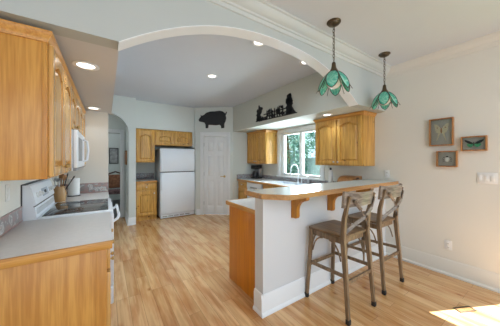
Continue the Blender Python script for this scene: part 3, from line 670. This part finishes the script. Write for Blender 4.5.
# slim bottle and bread box at the right end
t = thing('pump_bottle', (3.30, 2.365, CT), 'slim white bottle with dark cap standing behind the bar under the right cabinet', 'bottle')
obj('bottle', MB().lathe([(.034, 0), (.037, .01), (.037, .27), (.028, .30), (.014, .31)], (3.30, 2.365, CT), 20), 'white_plastic', t)
obj('cap', MB().lathe([(.016, .31), (.018, .315), (.018, .35), (.001, .355)], (3.30, 2.365, CT), 16), 'dark_grey', t)
t = thing('bread_box', (3.28, 1.92, CT), 'low brown wooden box with curved lid behind the bar, below the right cabinet', 'box')
mb = MB(); pr = [(3.14, CT+.002), (3.14, CT+.125)]+[(3.30-.16*math.cos(k*PI/16), CT+.125+.10*math.sin(k*PI/16)) for k in range(1, 9)]+[(3.42, CT+.225), (3.42, CT+.002)]
mb.prism(pr, 1.87, 2.13, 'y'); obj('body', mb, 'frame_wood', t)
obj('handle', MB().tube([(3.26, 1.87, CT+.19), (3.26, 1.85, CT+.205), (3.26, 1.83, CT+.20)], .009, 8), 'dark_grey', t)

# ------------------------------------------------------------------ bar top and corbels
t = thing('breakfast_bar', (2.3, 1.55, 1.055), 'raised bar top, grey-green laminate with oak edge, over the white half wall', 'bar counter')
out = [(1.135, 1.80), (1.130, 1.505), (1.295, 1.330), (RW, 1.365), (RW, 1.80)]
def shrink(poly, e):
    r = []
    for x, y in poly: r.append((x+(e if x < 1.3 else 0), y+(e if y < 1.6 else -e)))
    return r
inn = [(1.150, 1.785), (1.145, 1.511), (1.301, 1.345), (RW, 1.380), (RW, 1.785)]
obj('slab', MB().prism(inn, 1.0555, 1.100, 'z'), 'laminate_bar', t)
n = len(out)
mb = MB(); vs = []
for z in (1.0555, 1.094, 1.1005): vs += [(x, y, z) for x, y in (out if z < 1.1 else [(o[0]*.7+i[0]*.3, o[1]*.7+i[1]*.3) for o, i in zip(out, inn)])]
vs += [(x, y, 1.1005) for x, y in inn] + [(x, y, 1.0555) for x, y in inn]
fs = []
for lv in range(4):
    for i in range(n-1):
        a = lv*n+i; b = lv*n+i+1; c_ = ((lv+1) % 5)*n+i+1; d_ = ((lv+1) % 5)*n+i; fs.append((a, b, c_, d_))
for i in range(n-1): fs.append((4*n+i, 4*n+i+1, i+1, i))
mb.add(vs, fs); obj('wood_edge', mb, wood('bar_edge_oak', (.56, .31, .115), (.40, .20, .07), 'x', rough=.25, coat=.4), t)
pr = [(HY, 1.054), (HY-.185, 1.054), (HY-.185, 1.022), (HY-.165, 1.014)]
pr += [(HY-.165+.105*math.sin(k*PI/16), .915+.097*math.cos(k*PI/16)) for k in range(0, 9)]
pr = [(HY, 1.054), (HY-.185, 1.054), (HY-.188, 1.035), (HY-.178, 1.020), (HY-.155, 1.012), (HY-.13, 1.006), (HY-.095, .985), (HY-.072, .95), (HY-.065, .91), (HY-.065, .85), (HY-.055, .832), (HY, .832)]
for i, (x, lab) in enumerate(((1.55, 'orange oak corbel under the bar top nearest its free left end'), (2.115, 'middle orange oak corbel, behind the nearer stool'), (2.70, 'orange oak corbel nearest the right wall'))):
    mb = MB(); mb.prism(pr[:], x-.022, x+.022, 'x'); mb.box(x-.032, HY-.018, .83, x+.032, HY-.0005, 1.0535, .004)
    tag(obj('corbel', mb, 'corbel'), lab, 'corbel', 'corbels under the bar')

# ------------------------------------------------------------------ bar stools (local: +y towards the bar)
def make_stool(loc, label):
    t = thing('bar_stool', loc, label, 'bar stool', 'weathered x-back bar stools')
    SH = .735
    # seat: slightly dished slab with rounded outline
    mb = MB(); nx, ny = 10, 8; vs = []; fs = []
    def sp(i, j, top):
        u = i/nx*2-1; v = j/ny*2-1; wd = .205+.015*v
        x = u*wd*(1-.04*v**8); y = .005+v*.195*(1-.05*u**8)
        dish = .010*(1-u*u)*(1-v*v); e = .006 if (abs(u) == 1 or abs(v) == 1) else 0
        return (x, y, SH-dish-e if top else SH-.032+e)
    for top in (1, 0):
        for j in range(ny+1):
            for i in range(nx+1): vs.append(sp(i, j, top))
    N = (nx+1)*(ny+1)
    for j in range(ny):
        for i in range(nx):
            a = j*(nx+1)+i; fs += [(a, a+1, a+nx+2, a+nx+1), (N+a, N+a+nx+1, N+a+nx+2, N+a+1)]
    rim = [i for i in range(nx+1)]+[(j+1)*(nx+1)-1+(0) for j in range(1, ny+1)]+[ny*(nx+1)+i for i in range(nx-1, -1, -1)]+[j*(nx+1) for j in range(ny-1, 0, -1)]
    for a, b in zip(rim, rim[1:]+rim[:1]): fs.append((a, N+a, N+b, b))
    mb.add(vs, fs); obj('seat', mb, 'stool_seat', t, local=True)
    # apron
    mb = MB()
    mb.box(-.17, .165, SH-.085, .17, .185, SH-.033, .003).box(-.17, -.16, SH-.085, .17, -.14, SH-.033, .003)
    mb.box(-.190, -.15, SH-.085, -.172, .165, SH-.033, .003).box(.172, -.15, SH-.085, .190, .165, SH-.033, .003)
    obj('apron', mb, 'stool', t, local=True)
    feet = {}
    def leg(pts, wd):
        mb = MB()
        for k in range(len(pts)-1):
            a, b = pts[k], pts[k+1]; mb.bar(a, b, wd[k][0], wd[k][1], wd[k+1][0], wd[k+1][1])
        return mb
    for sx in (-1, 1):
        pts = [(sx*.212, .215, .035), (sx*.195, .195, .40), (sx*.182, .178, SH-.033)]
        l = obj('leg', leg(pts, [(.030, .030), (.034, .034), (.038, .038)]), 'stool', t, local=True)
        obj('foot_cap', MB().box(sx*.213-.018, .217-.018, 0, sx*.213+.018, .217+.018, .045, .006), 'rubber', l, local=True)
        pts = [(sx*.212, -.236, .035), (sx*.204, -.212, .35), (sx*.196, -.178, SH-.02), (sx*.197, -.190, .88), (sx*.200, -.222, 1.02), (sx*.202, -.245, 1.09)]
        l = obj('leg', leg(pts, [(.030, .030), (.034, .036), (.036, .044), (.032, .038), (.030, .028), (.028, .024)]), 'stool', t, local=True)
        obj('foot_cap', MB().box(sx*.213-.018, -.238-.018, 0, sx*.213+.018, -.238+.018, .045, .006), 'rubber', l, local=True)
    # stretchers
    for name, p, q in (('stretcher', (-.19, .197, .34), (.19, .197, .34)), ('stretcher', (-.195, -.212, .335), (.195, -.212, .335)),
                       ('stretcher', (-.198, -.21, .385), (-.196, .195, .365)), ('stretcher', (.198, -.21, .385), (.196, .195, .365))):
        obj(name, MB().bar(p, q, .030, .020, xdir=(0, 0, 1)), 'stool', t, local=True)
    # curved braces below the seat
    for sx in (-1, 1):
        for y0, s in ((.165, -1), (-.155, 1)):
            y = y0; pts = [(sx*.188, y-s*.0+s*.004, SH-.24)]+[(sx*.188, y+s*(.012+.11*(1-math.cos(k*PI/10))), SH-.24+.155*math.sin(k*PI/10)) for k in range(1, 6)]
            obj('brace', MB().tube(pts, .007, 8), 'stool', t, local=True)
    for y, s in ((.182, 1),):
        for sx in (-1, 1):
            pts = [(sx*.176, y, SH-.24)]+[(sx*(.172-.11*(1-math.cos(k*PI/10))), y, SH-.24+.155*math.sin(k*PI/10)) for k in range(1, 6)]
            obj('brace', MB().tube(pts, .007, 8), 'stool', t, local=True)
    # curved top rail, bowed away from the sitter
    mb = MB(); vs = []; fs = []; n = 14
    for i in range(n+1):
        u = i/n*2-1; x = u*.235; by = -.232-.080*(1-u*u)+.012; zt = 1.120+.010*u*u; zb = .985+.018*(1-u*u)
        for yy, z in ((by+.012, zb), (by-.008, zb), (by-.022, zt), (by-.002, zt)): vs.append((x, yy+.022, z))
    for i in range(n):
        a = i*4; b = a+4
        for k in range(4): fs.append((a+k, a+(k+1) % 4, b+(k+1) % 4, b+k))
    fs += [(3, 2, 1, 0), (n*4, n*4+1, n*4+2, n*4+3)]
    mb.add(vs, fs); tr = obj('top_rail', mb, 'stool_rail', t, local=True)
    mb = MB()
    for sx in (-1, 1):
        mb.M = T(sx*.165, -.262, 1.05) @ Matrix.Rotation(PI/2, 4, 'X'); mb.lathe([(.012, 0), (.010, .006), (.001, .009)], seg=12)
    obj('rivets', mb, 'bronze', tr, local=True)
    # X strips
    for sx in (-1, 1):
        pts = [(sx*.165, -.266, 1.05), (sx*.09, -.280, .97), (0, -.266-.010*sx, .90), (-sx*.10, -.228, .83), (-sx*.185, -.195, .765)]
        mb = MB()
        for a, b in zip(pts, pts[1:]): mb.bar(a, b, .030, .010, xdir=(.6, 0, sx*.8))
        obj('cross_strip', mb, 'stool_rail', t, local=True)
    mb = MB(T(0, -.284, .90) @ Matrix.Rotation(PI/2, 4, 'X')); mb.lathe([(.013, 0), (.011, .006), (.001, .010)], seg=12)
    obj('centre_rivet', mb, 'bronze', t, local=True)
    return t
s1 = make_stool((1.925, 1.292, 0), 'nearer weathered wood x-back bar stool at the bar')
dup(s1, (2.62, 1.322, 0), 'farther weathered x-back bar stool, closer to the right wall')

# ------------------------------------------------------------------ pendants
def make_pendant(loc, label):
    """loc: point on the ceiling"""
    t = thing('pendant_lamp', loc, label, 'pendant light', 'green glass flower pendants')
    obj('canopy', MB().lathe([(.066, 0), (.066, -.008), (.055, -.016), (.052, -.024), (.03, -.034), (.012, -.040), (.001, -.041)], seg=28), 'bronze', t, local=True)
    mb = MB(); z = -.04; k = 0
    while z > -.37:
        n = 10; ang = PI/2*(k % 2)
        mb.tube([(.0105*math.cos(2*PI*i/n)*math.cos(ang), .0105*math.cos(2*PI*i/n)*math.sin(ang), z-.016+.019*math.sin(2*PI*i/n)) for i in range(n)], .0032, 5, closed=True)
        z -= .0305; k += 1
    obj('chain', mb, 'bronze', t, local=True)
    obj('socket_cap', MB().lathe([(.004, -.385), (.014, -.395), (.019, -.405), (.021, -.43), (.026, -.455), (.038, -.475), (.046, -.492), (.03, -.500)], seg=18), 'bronze', t, local=True)
    obj('bulb_globe', MB().ball((0, 0, -.585), (.072, .072, .070), 20), 'opal', t, local=True)
    def petal(ang, prof, wmax, mat, wpos, sharp):
        """prof: list of (radius, z) down the petal's middle line"""
        ca, sa = math.cos(ang), math.sin(ang); n = len(prof)-1
        vs = []; fs = []; ed_l = []; ed_r = []; m = 4
        for i, (r, z) in enumerate(prof):
            u = i/n
            wd = wmax*(math.sin(PI*min(1, u)**wpos))**sharp if 0 < u < 1 else .004
            for j in range(-m, m+1):
                v = j/m; yy = v*wd; rr = r-1.9*yy*yy
                vs.append((rr*ca-yy*sa, rr*sa+yy*ca, z))
            ed_l.append(vs[-(2*m+1)]); ed_r.append(vs[-1])
        q = 2*m+1
        for i in range(n):
            for j in range(2*m): a = i*q+j; fs.append((a, a+1, a+q+1, a+q))
        N = len(vs); th = .0025
        vs2 = [(x-ca*th, y-sa*th, z) for x, y, z in vs]
        fs2 = [tuple(N+i for i in reversed(f)) for f in fs]
        mb = MB().add(vs+vs2, fs+fs2); p = obj('petal', mb, mat, t, local=True)
        obj('lead_edge', MB().tube(ed_l+ed_r[::-1], .0036, 6, closed=True), 'came', p, local=True)
    up = [(.036, -.486), (.058, -.500), (.080, -.522), (.100, -.548), (.116, -.577), (.129, -.606), (.139, -.636), (.146, -.662), (.149, -.680)]
    A0 = math.radians(-152)
    for k in range(6): petal(2*PI*k/6+A0, up, .056, 'petal_pale', 1.05, .75)
    mb = MB()
    for k in range(6):
        a = 2*PI*(k+.5)/6+A0; mb.tube([(math.cos(a)*r, math.sin(a)*r, z) for r, z in ((.03, -.478), (.062, -.505), (.095, -.55), (.125, -.600), (.148, -.645), (.166, -.675))], .0028, 5)
    obj('ribs', mb, 'came', t, local=True)
    return t
p1 = make_pendant((1.852, 1.292, CZ), 'green petal glass pendant nearer the camera, left of the pair')
dup(p1, (2.945, 1.322, CZ), 'green petal glass pendant farther right, by the right wall', rotz=-.12)

# ------------------------------------------------------------------ recessed lights
cans = [(1.457, 1.99, CZ, 'round recessed light in the kitchen ceiling just behind the arch'), (2.287, 2.03, CZ, 'recessed ceiling light half behind the arch, near the first pendant'),
        (1.417, 3.21, CZ, 'small recessed light in the middle of the kitchen ceiling'),
        (-.127, 2.07, SZ, 'large bright recessed light under the left soffit, nearest the camera'), (-.145, 3.71, SZ, 'recessed light at the far end of the left soffit'),
        (2.94, 2.17, SZ, 'recessed light under the right soffit, at the corner of the right wall cabinet'), (3.08, 3.26, SZ, 'recessed light in the soffit above the window')]
can0 = None
for i, (x, y, z, lab) in enumerate(cans):
    if can0 is None:
        can0 = thing('recessed_light', (x, y, z), lab, 'ceiling light', 'recessed ceiling lights')
        obj('trim_ring', MB().lathe([(.085, -.001), (.085, -.005), (.078, -.008), (.060, -.006), (.056, -.002), (.056, -.001)], seg=32), 'trim', can0, local=True)
        obj('lens', MB().lathe([(.056, -.001), (.054, -.004), (.001, -.005)], seg=32), 'lamp', can0, local=True)
    else: dup(can0, (x, y, z), lab)
for x, y, z, lab in cans:
    l = bpy.data.lights.new('downlight', 'SPOT'); l.energy = (62 if y > 3 else 10) if z == CZ else (5 if y > 3.6 else 9); l.spot_size = math.radians(125); l.spot_blend = .8; l.color = (.80, .90, 1); l.shadow_soft_size = .05
    o = bpy.data.objects.new('downlight', l); C.objects.link(o); o.location = (x, y, z-.02)

# ------------------------------------------------------------------ wall ornaments
# pig silhouette over the pantry door
pig = [(.071, 2.426), (.099, 2.476), (.128, 2.504), (.122, 2.552), (.162, 2.533), (.214, 2.555), (.266, 2.605), (.363, 2.638), (.494, 2.642), (.608, 2.655), (.693, 2.640), (.738, 2.606), (.762, 2.583), (.780, 2.632), (.803, 2.622), (.785, 2.566), (.767, 2.544), (.784, 2.465), (.767, 2.386), (.738, 2.33), (.732, 2.212), (.652, 2.212), (.648, 2.268), (.608, 2.297), (.522, 2.286), (.38, 2.295), (.328, 2.299), (.317, 2.212), (.254, 2.212), (.250, 2.305), (.22, 2.356), (.151, 2.374), (.094, 2.386)]
t = obj('pig_silhouette', MB(PM).prism(pig, -.016, -.003, 'y'), 'black')
tag(t, 'black pig cutout hanging on the wall above the pantry door', 'wall decoration')
# garden silhouette on the soffit (y runs away from the camera)
mb = MB(); X0, X1 = 2.676, 2.687
def P2(poly): mb.prism(poly, X0, X1, 'x')
P2([(2.575, 2.195), (2.575, 2.212), (3.775, 2.232), (3.775, 2.215)])
girl = [(2.868, 2.213), (2.835, 2.297), (2.815, 2.361), (2.822, 2.41), (2.850, 2.43), (2.846, 2.484), (2.823, 2.505), (2.815, 2.542), (2.790, 2.565), (2.755, 2.572), (2.725, 2.56), (2.712, 2.529), (2.716, 2.50), (2.700, 2.48), (2.690, 2.44), (2.712, 2.417), (2.693, 2.336), (2.652, 2.27), (2.595, 2.21)]
P2(girl)
left = [(3.760, 2.225), (3.745, 2.30), (3.715, 2.35), (3.73, 2.40), (3.705, 2.44), (3.68, 2.47), (3.675, 2.545), (3.655, 2.555), (3.63, 2.515), (3.59, 2.50), (3.545, 2.485), (3.53, 2.455), (3.565, 2.43), (3.575, 2.38), (3.62, 2.345), (3.60, 2.30), (3.555, 2.27), (3.50, 2.26), (3.47, 2.225)]
P2(left)
for k in range(7):
    y = 2.93+k*.077; lean = .022*math.sin(k*2.1); h = 2.40+.012*math.sin(k*1.7)
    P2([(y-.012, 2.215), (y+.012, 2.215), (y+.012+lean, h-.03), (y+lean, h+.01), (y-.012+lean, h-.03)])
P2([(2.86, 2.32), (2.86, 2.338), (3.50, 2.335), (3.50, 2.317)]); P2([(2.86, 2.262), (2.86, 2.276), (3.50, 2.276), (3.50, 2.262)])
for k in range(9):
    y = 2.90+k*.066; r = .020+.008*((k*7) % 3); z = 2.245+.035*((k*5) % 4)/2
    P2([(y+r*(1+.35*math.cos(3*a))*math.cos(a), z+r*(1+.3*math.cos(3*a))*math.sin(a)) for a in [2*PI*i/14 for i in range(14)]])
for (cy_, cz_, sy_, sz_, nb) in ((2.76, 2.33, .07, .10, 16), (2.77, 2.50, .04, .05, 8), (3.66, 2.35, .07, .10, 14), (3.60, 2.26, .07, .03, 6), (3.15, 2.36, .20, .03, 10)):
    for q in range(nb):
        y = cy_+sy_*math.sin(q*2.4+1); z = cz_+sz_*math.cos(q*1.7+.5); r = .013+.007*(q % 3)
        P2([(y+r*(1+.35*math.cos(4*a))*math.cos(a), z+r*(1+.35*math.cos(4*a))*math.sin(a)) for a in [2*PI*i/16 for i in range(16)]])
tag(obj('garden_silhouette', mb, 'black'), 'black garden scene cutout with picket fence on the soffit above the window', 'wall decoration')
# shadow boxes on the right wall
def shadow_box(y0, y1, z0, z1, lab, fill, dp=.05):
    t = thing('shadow_box', (RW, (y0+y1)/2, z0), lab, 'picture frame', 'specimen shadow boxes')
    f = .014; mb = MB()
    mb.box(RW-dp, y0, z0, RW-.001, y0+f, z1, .002).box(RW-dp, y1-f, z0, RW-.001, y1, z1, .002).box(RW-dp, y0+f, z0, RW-.001, y1-f, z0+f, .002).box(RW-dp, y0+f, z1-f, RW-.001, y1-f, z1, .002)
    obj('frame', mb, 'frame_wood', t); obj('backing', MB().box(RW-.012, y0+f, z0+f, RW-.003, y1-f, z1-f), 'mat_board', t)
    obj('glass', MB().box(RW-dp+.006, y0+f, z0+f, RW-dp+.008, y1-f, z1-f), 'thin_glass', t)
    fill(t, (y0+y1)/2, (z0+z1)/2)
# local drawing plane: u to the viewer's right = -y
def flat(parent, name, c, polys, mat, x=RW-.022, th=.003):
    mb = MB()
    for p in polys: mb.prism([(c[0]-u, c[1]+v) for u, v in p], x-th, x, 'x')
    return obj(name, mb, mat, parent)
cream = plain('cream_wing', (.72, .68, .50), .7, .1, 60); green = plain('green_wing', (.06, .42, .20), .4, .2, 60); blk = plain('black_wing', (.015, .018, .016), .5, .1, 60)
def moth(t, y, z):
    w1 = [(.003, .02), (.02, .05), (.045, .078), (.066, .088), (.070, .070), (.062, .040), (.060, .005), (.05, -.02), (.03, -.035), (.035, -.07), (.046, -.115), (.050, -.128), (.042, -.124), (.028, -.085), (.015, -.05), (.003, -.03)]
    flat(t, 'wing', (y, z+.02), [w1], cream); flat(t, 'wing', (y, z+.02), [[(-u, v) for u, v in w1]], cream)
    obj('moth_body', MB().ball((RW-.024, y, z+.02), (.006, .009, .035)).tube([(RW-.024, y+.004, z+.05), (RW-.024, y+.02, z+.085)], .0012, 5).tube([(RW-.024, y-.004, z+.05), (RW-.024, y-.02, z+.085)], .0012, 5), 'frame_wood', t)
    flat(t, 'eyespots', (y, z+.02), [[(sx*.038+.008*math.cos(a), .035+.006*math.sin(a)) for a in [2*PI*i/10 for i in range(10)]] for sx in (1, -1)], 'frame_wood', RW-.026, .001)
def butterfly(t, y, z):
    w1 = [(.002, .0), (.02, .018), (.045, .034), (.070, .045), (.078, .040), (.070, .024), (.052, .006), (.03, -.006), (.004, -.008)]
    w2 = [(.002, -.004), (.03, -.006), (.05, .002), (.058, -.012), (.048, -.030), (.030, -.042), (.014, -.036), (.004, -.02)]
    flat(t, 'upper_wings', (y, z), [w1, [(-u, v) for u, v in w1]], blk); flat(t, 'lower_wings', (y, z), [w2, [(-u, v) for u, v in w2]], green, RW-.026)
    obj('butterfly_body', MB().ball((RW-.028, y, z-.004), (.005, .005, .026)), 'black', t)
def beetle(t, y, z):
    obj('beetle_body', MB().ball((RW-.02, y, z-.008), (.012, .024, .032)), 'towel', t)
    obj('beetle_head', MB().ball((RW-.02, y, z+.026), (.008, .012, .010)), 'black', t)
    mb = MB()
    for k in range(3):
        for s in (-1, 1):
            zz = z+.012-k*.018; mb.tube([(RW-.018, y+s*.02, zz), (RW-.018, y+s*.035, zz+.008-.006*k), (RW-.016, y+s*.042, zz-.01)], .0022, 5)
    obj('beetle_legs', mb, 'black', t)
shadow_box(.775, 1.006, 1.575, 1.912, 'largest wooden shadow box, pale long-tailed moth inside, upper left of the three', moth)
shadow_box(.503, .712, 1.503, 1.668, 'wide wooden shadow box with black and green butterfly, on the right', butterfly)
shadow_box(.741, .934, 1.317, 1.51, 'small square wooden shadow box with pale beetle, lowest of the three', beetle)
# switch plate and outlets
t = thing('switch_plate', (RW, .51, 1.14), 'white three-gang switch plate below the butterfly box on the right wall', 'light switch')
obj('plate', MB().box(RW-.006, .432, 1.140, RW-.0005, .587, 1.262, .003), 'white_plastic', t)
for k in range(3): obj('rocker', MB().box(RW-.010, .455+k*.0465, 1.168, RW-.0055, .455+k*.0465+.028, 1.234, .002), 'white_plastic', t)
def outlet(y, z, lab):
    t = thing('wall_outlet', (RW, y, z), lab, 'outlet')
    obj('plate', MB().box(RW-.006, y-.036, z, RW-.0005, y+.036, z+.115, .003), 'white_plastic', t)
    for dz in (.018, .065):
        s = obj('socket', MB().box(RW-.009, y-.016, z+dz, RW-.0055, y+.016, z+dz+.03, .003), 'white_plastic', t)
        obj('slots', MB().box(RW-.0095, y-.008, z+dz+.009, RW-.0088, y-.005, z+dz+.022).box(RW-.0095, y+.005, z+dz+.009, RW-.0088, y+.008, z+dz+.022), 'dark_grey', s)
outlet(.832, .305, 'white wall outlet low on the right wall above the baseboard')
outlet(1.517, 1.135, 'white wall outlet just above the right end of the bar top')
t = thing('wall_outlet', (LW, 2.14, 1.12), 'white wall outlet above the left counter, beneath the nearest oak cabinet', 'outlet')
obj('plate', MB().box(LW+.0005, 2.10, 1.12, LW+.006, 2.172, 1.235, .003), 'white_plastic', t)
for dz in (.018, .065): obj('socket', MB().box(LW+.0055, 2.12, 1.12+dz, LW+.009, 2.152, 1.15+dz, .003), 'white_plastic', t)
# floor register in the sun patch
t = thing('floor_register', (2.79, .555, 0), 'small brown metal floor register at the edge of the sun patch', 'floor vent')
RM = T(2.79, .553, 0) @ RZ(math.atan2(-.062, .131))
mb = MB(RM); mb.box(-.09, -.035, .0005, .09, -.024, .006, .002).box(-.09, .024, .0005, .09, .035, .006, .002).box(-.09, -.024, .0005, -.079, .024, .006, .002).box(.079, -.024, .0005, .09, .024, .006, .002)
obj('rim', mb, 'bronze', t)
mb = MB(RM)
for k in range(9): mb.box(-.072+k*.017, -.022, .0005, -.064+k*.017, .022, .004, .001)
obj('louvres', mb, 'crock', t)

for nm, loc, e in (('hall_fill', (-.7, 5.9, 2.4), 4), ('far_room_fill', (-.3, 7.4, 2.3), 20)):  # added unseen point fills so the hall and far room are not black
    l = bpy.data.lights.new(nm, 'POINT'); l.energy = e; l.shadow_soft_size = .15; l.color = (.95, .98, 1)
    o = bpy.data.objects.new(nm, l); C.objects.link(o); o.location = loc
# ------------------------------------------------------------------ hall beyond the small arch
t = thing('framed_picture', (.22, 8.88, 1.27), 'dark framed picture on the far hall wall seen through the small arch', 'picture')
mb = MB().box(.09, 8.87, 1.27, .115, 8.898, 1.82, .003).box(.34, 8.87, 1.27, .365, 8.898, 1.82, .003).box(.115, 8.87, 1.27, .34, 8.898, 1.295, .003).box(.115, 8.87, 1.795, .34, 8.898, 1.82, .003)
obj('frame', mb, 'black', t); obj('print', MB().box(.115, 8.885, 1.295, .34, 8.896, 1.795), plain('grey_print', (.42, .43, .43), .8, .35, 9), t)
t = thing('gold_frame', (.40, 5.85, 1.28), 'narrow gilt frame on the hall side of the column, seen edge on', 'picture')
mb = MB().box(.378, 5.70, 1.29, .4045, 5.73, 1.62, .003).box(.378, 6.0, 1.29, .4045, 6.03, 1.62, .003).box(.378, 5.73, 1.29, .4045, 6.0, 1.32, .003).box(.378, 5.73, 1.59, .4045, 6.0, 1.62, .003)
obj('frame', mb, 'frame_wood', t); obj('print', MB().box(.392, 5.73, 1.32, .404, 6.0, 1.59), 'mat_board', t)
t = thing('armchair', (.22, 7.9, 0), 'dark wooden open armchair with floral seat in the room beyond the small arch', 'chair')
cx, cy = .25, 7.9
mb = MB().tube([(cx-.22, cy+.25, .42), (cx-.24, cy+.30, .75), (cx-.19, cy+.33, .95), (cx, cy+.34, 1.02), (cx+.19, cy+.33, .95), (cx+.24, cy+.30, .75), (cx+.22, cy+.25, .42)], .024, 8)
obj('back_frame', mb, 'dark_wood', t)
obj('back_cushion', MB().box(cx-.18, cy+.26, .50, cx+.18, cy+.33, .93, .03), plain('rust_upholstery', (.34, .15, .08), .9, .4, 14), t)
obj('seat', MB().box(cx-.25, cy-.22, .36, cx+.25, cy+.26, .47, .03), plain('floral_upholstery', (.20, .12, .12), .9, .6, 25), t)
for sx in (-1, 1):
    for sy in (-1, 1): obj('leg', MB().bar((cx+sx*.22, cy+sy*.20, 0.003), (cx+sx*.22, cy+sy*.20, .37), .03, .03, .045, .045), 'dark_wood', t)
    obj('arm', MB().tube([(cx+sx*.25, cy-.18, .42), (cx+sx*.27, cy-.20, .62), (cx+sx*.27, cy-.05, .67), (cx+sx*.25, cy+.28, .66)], .018, 8), 'dark_wood', t)

# ------------------------------------------------------------------ garden beyond the window
struct('ground', MB().box(3.6, -3, -.3, 16, 16, -.1), plain('lawn', (.10, .22, .06), .95, .3, 8))
t = thing('garden_fence', (7.0, 6, -.1), 'blue-grey board fence outside the kitchen window', 'fence')
mb = MB(); y = .5
while y < 12.4: mb.box(7.0, y, -.1, 7.03, y+.145, 1.50+.01*math.sin(y*9)); y += .152
obj('boards', mb, plain('weathered_fence', (.50, .60, .68), .9, .15, 5), t)
obj('rails', MB().box(7.03, .5, .3, 7.07, 12.4, .39).box(7.03, .5, 1.15, 7.07, 12.4, 1.24), 'grey', t)
for k in range(5): obj('post', MB().box(7.07, .6+k*2.8, -.1, 7.17, .7+k*2.8, 1.45), 'grey', t)
leafm = new_mat('leaves', (.10, .30, .14), .5)
n_ = leafm.node_tree; oi = n_.nodes.new('ShaderNodeTexCoord'); nn = n_.nodes.new('ShaderNodeTexNoise'); nn.inputs['Scale'].default_value = 5; n_.links.new(oi.outputs['Object'], nn.inputs['Vector'])
rr = ramp(n_, [(.3, (.05, .22, .19)), (.7, (.34, .56, .46))]); n_.links.new(nn.outputs['Fac'], rr.inputs['Fac']); n_.links.new(rr.outputs['Color'], n_.nodes['Principled BSDF'].inputs['Base Color'])
tl = n_.nodes.new('ShaderNodeBsdfTranslucent'); n_.links.new(rr.outputs['Color'], tl.inputs['Color']); mx = n_.nodes.new('ShaderNodeMixShader'); mx.inputs[0].default_value = .5
n_.links.new(n_.nodes['Principled BSDF'].outputs[0], mx.inputs[1]); n_.links.new(tl.outputs[0], mx.inputs[2]); n_.links.new(mx.outputs[0], n_.nodes['Material Output'].inputs[0])
def shrub(x, y, z0, z1, rx, ry, cnt, lab, name='leafy_shrub', trunk=True):
    t = thing(name, (x, y, -.1), lab, 'shrub', 'shrubs in the garden')
    mb = MB(); vs = []; fs = []
    for i in range(cnt):
        a = random.uniform(0, 2*PI); q = random.uniform(-1, 1); r = random.uniform(.55, 1)**.5*(1+.12*math.sin(5*a+3*q)); c_ = math.sqrt(1-q*q)
        p = Vector((x+rx*r*c_*math.cos(a), y+ry*r*c_*math.sin(a), (z0+z1)/2+(z1-z0)/2*r*q))
        d1 = Vector((random.gauss(0, 1), random.gauss(0, 1), random.gauss(0, 1))).normalized(); d2 = d1.orthogonal().normalized(); s = random.uniform(.05, .10)
        o = len(vs); vs += [tuple(p-d1*s), tuple(p-d2*s*.45), tuple(p+d1*s), tuple(p+d2*s*.45)]; fs.append((o, o+1, o+2, o+3))
    mb.add(vs, fs); obj('foliage', mb, leafm, t, smooth=False)
    obj('stem', MB().tube([(x, y, -.1), (x+.03, y, (z0+z1)/2), (x-.05, y+.03, z1-.2)], [.07, .05, .02], 8), 'dark_wood', t)
shrub(6.2, 6.45, -.05, 3.1, .6, .85, 4200, 'dark teal-green shrub filling the left pane of the kitchen window')
shrub(7.9, 5.7, 1.55, 4.3, .8, 1.3, 4600, 'leafy tree top rising behind the fence in the right pane of the window')
shrub(9.0, 8.9, .3, 3.6, 1.0, 1.0, 2600, 'paler shrub far behind the fence at the left edge of the window')
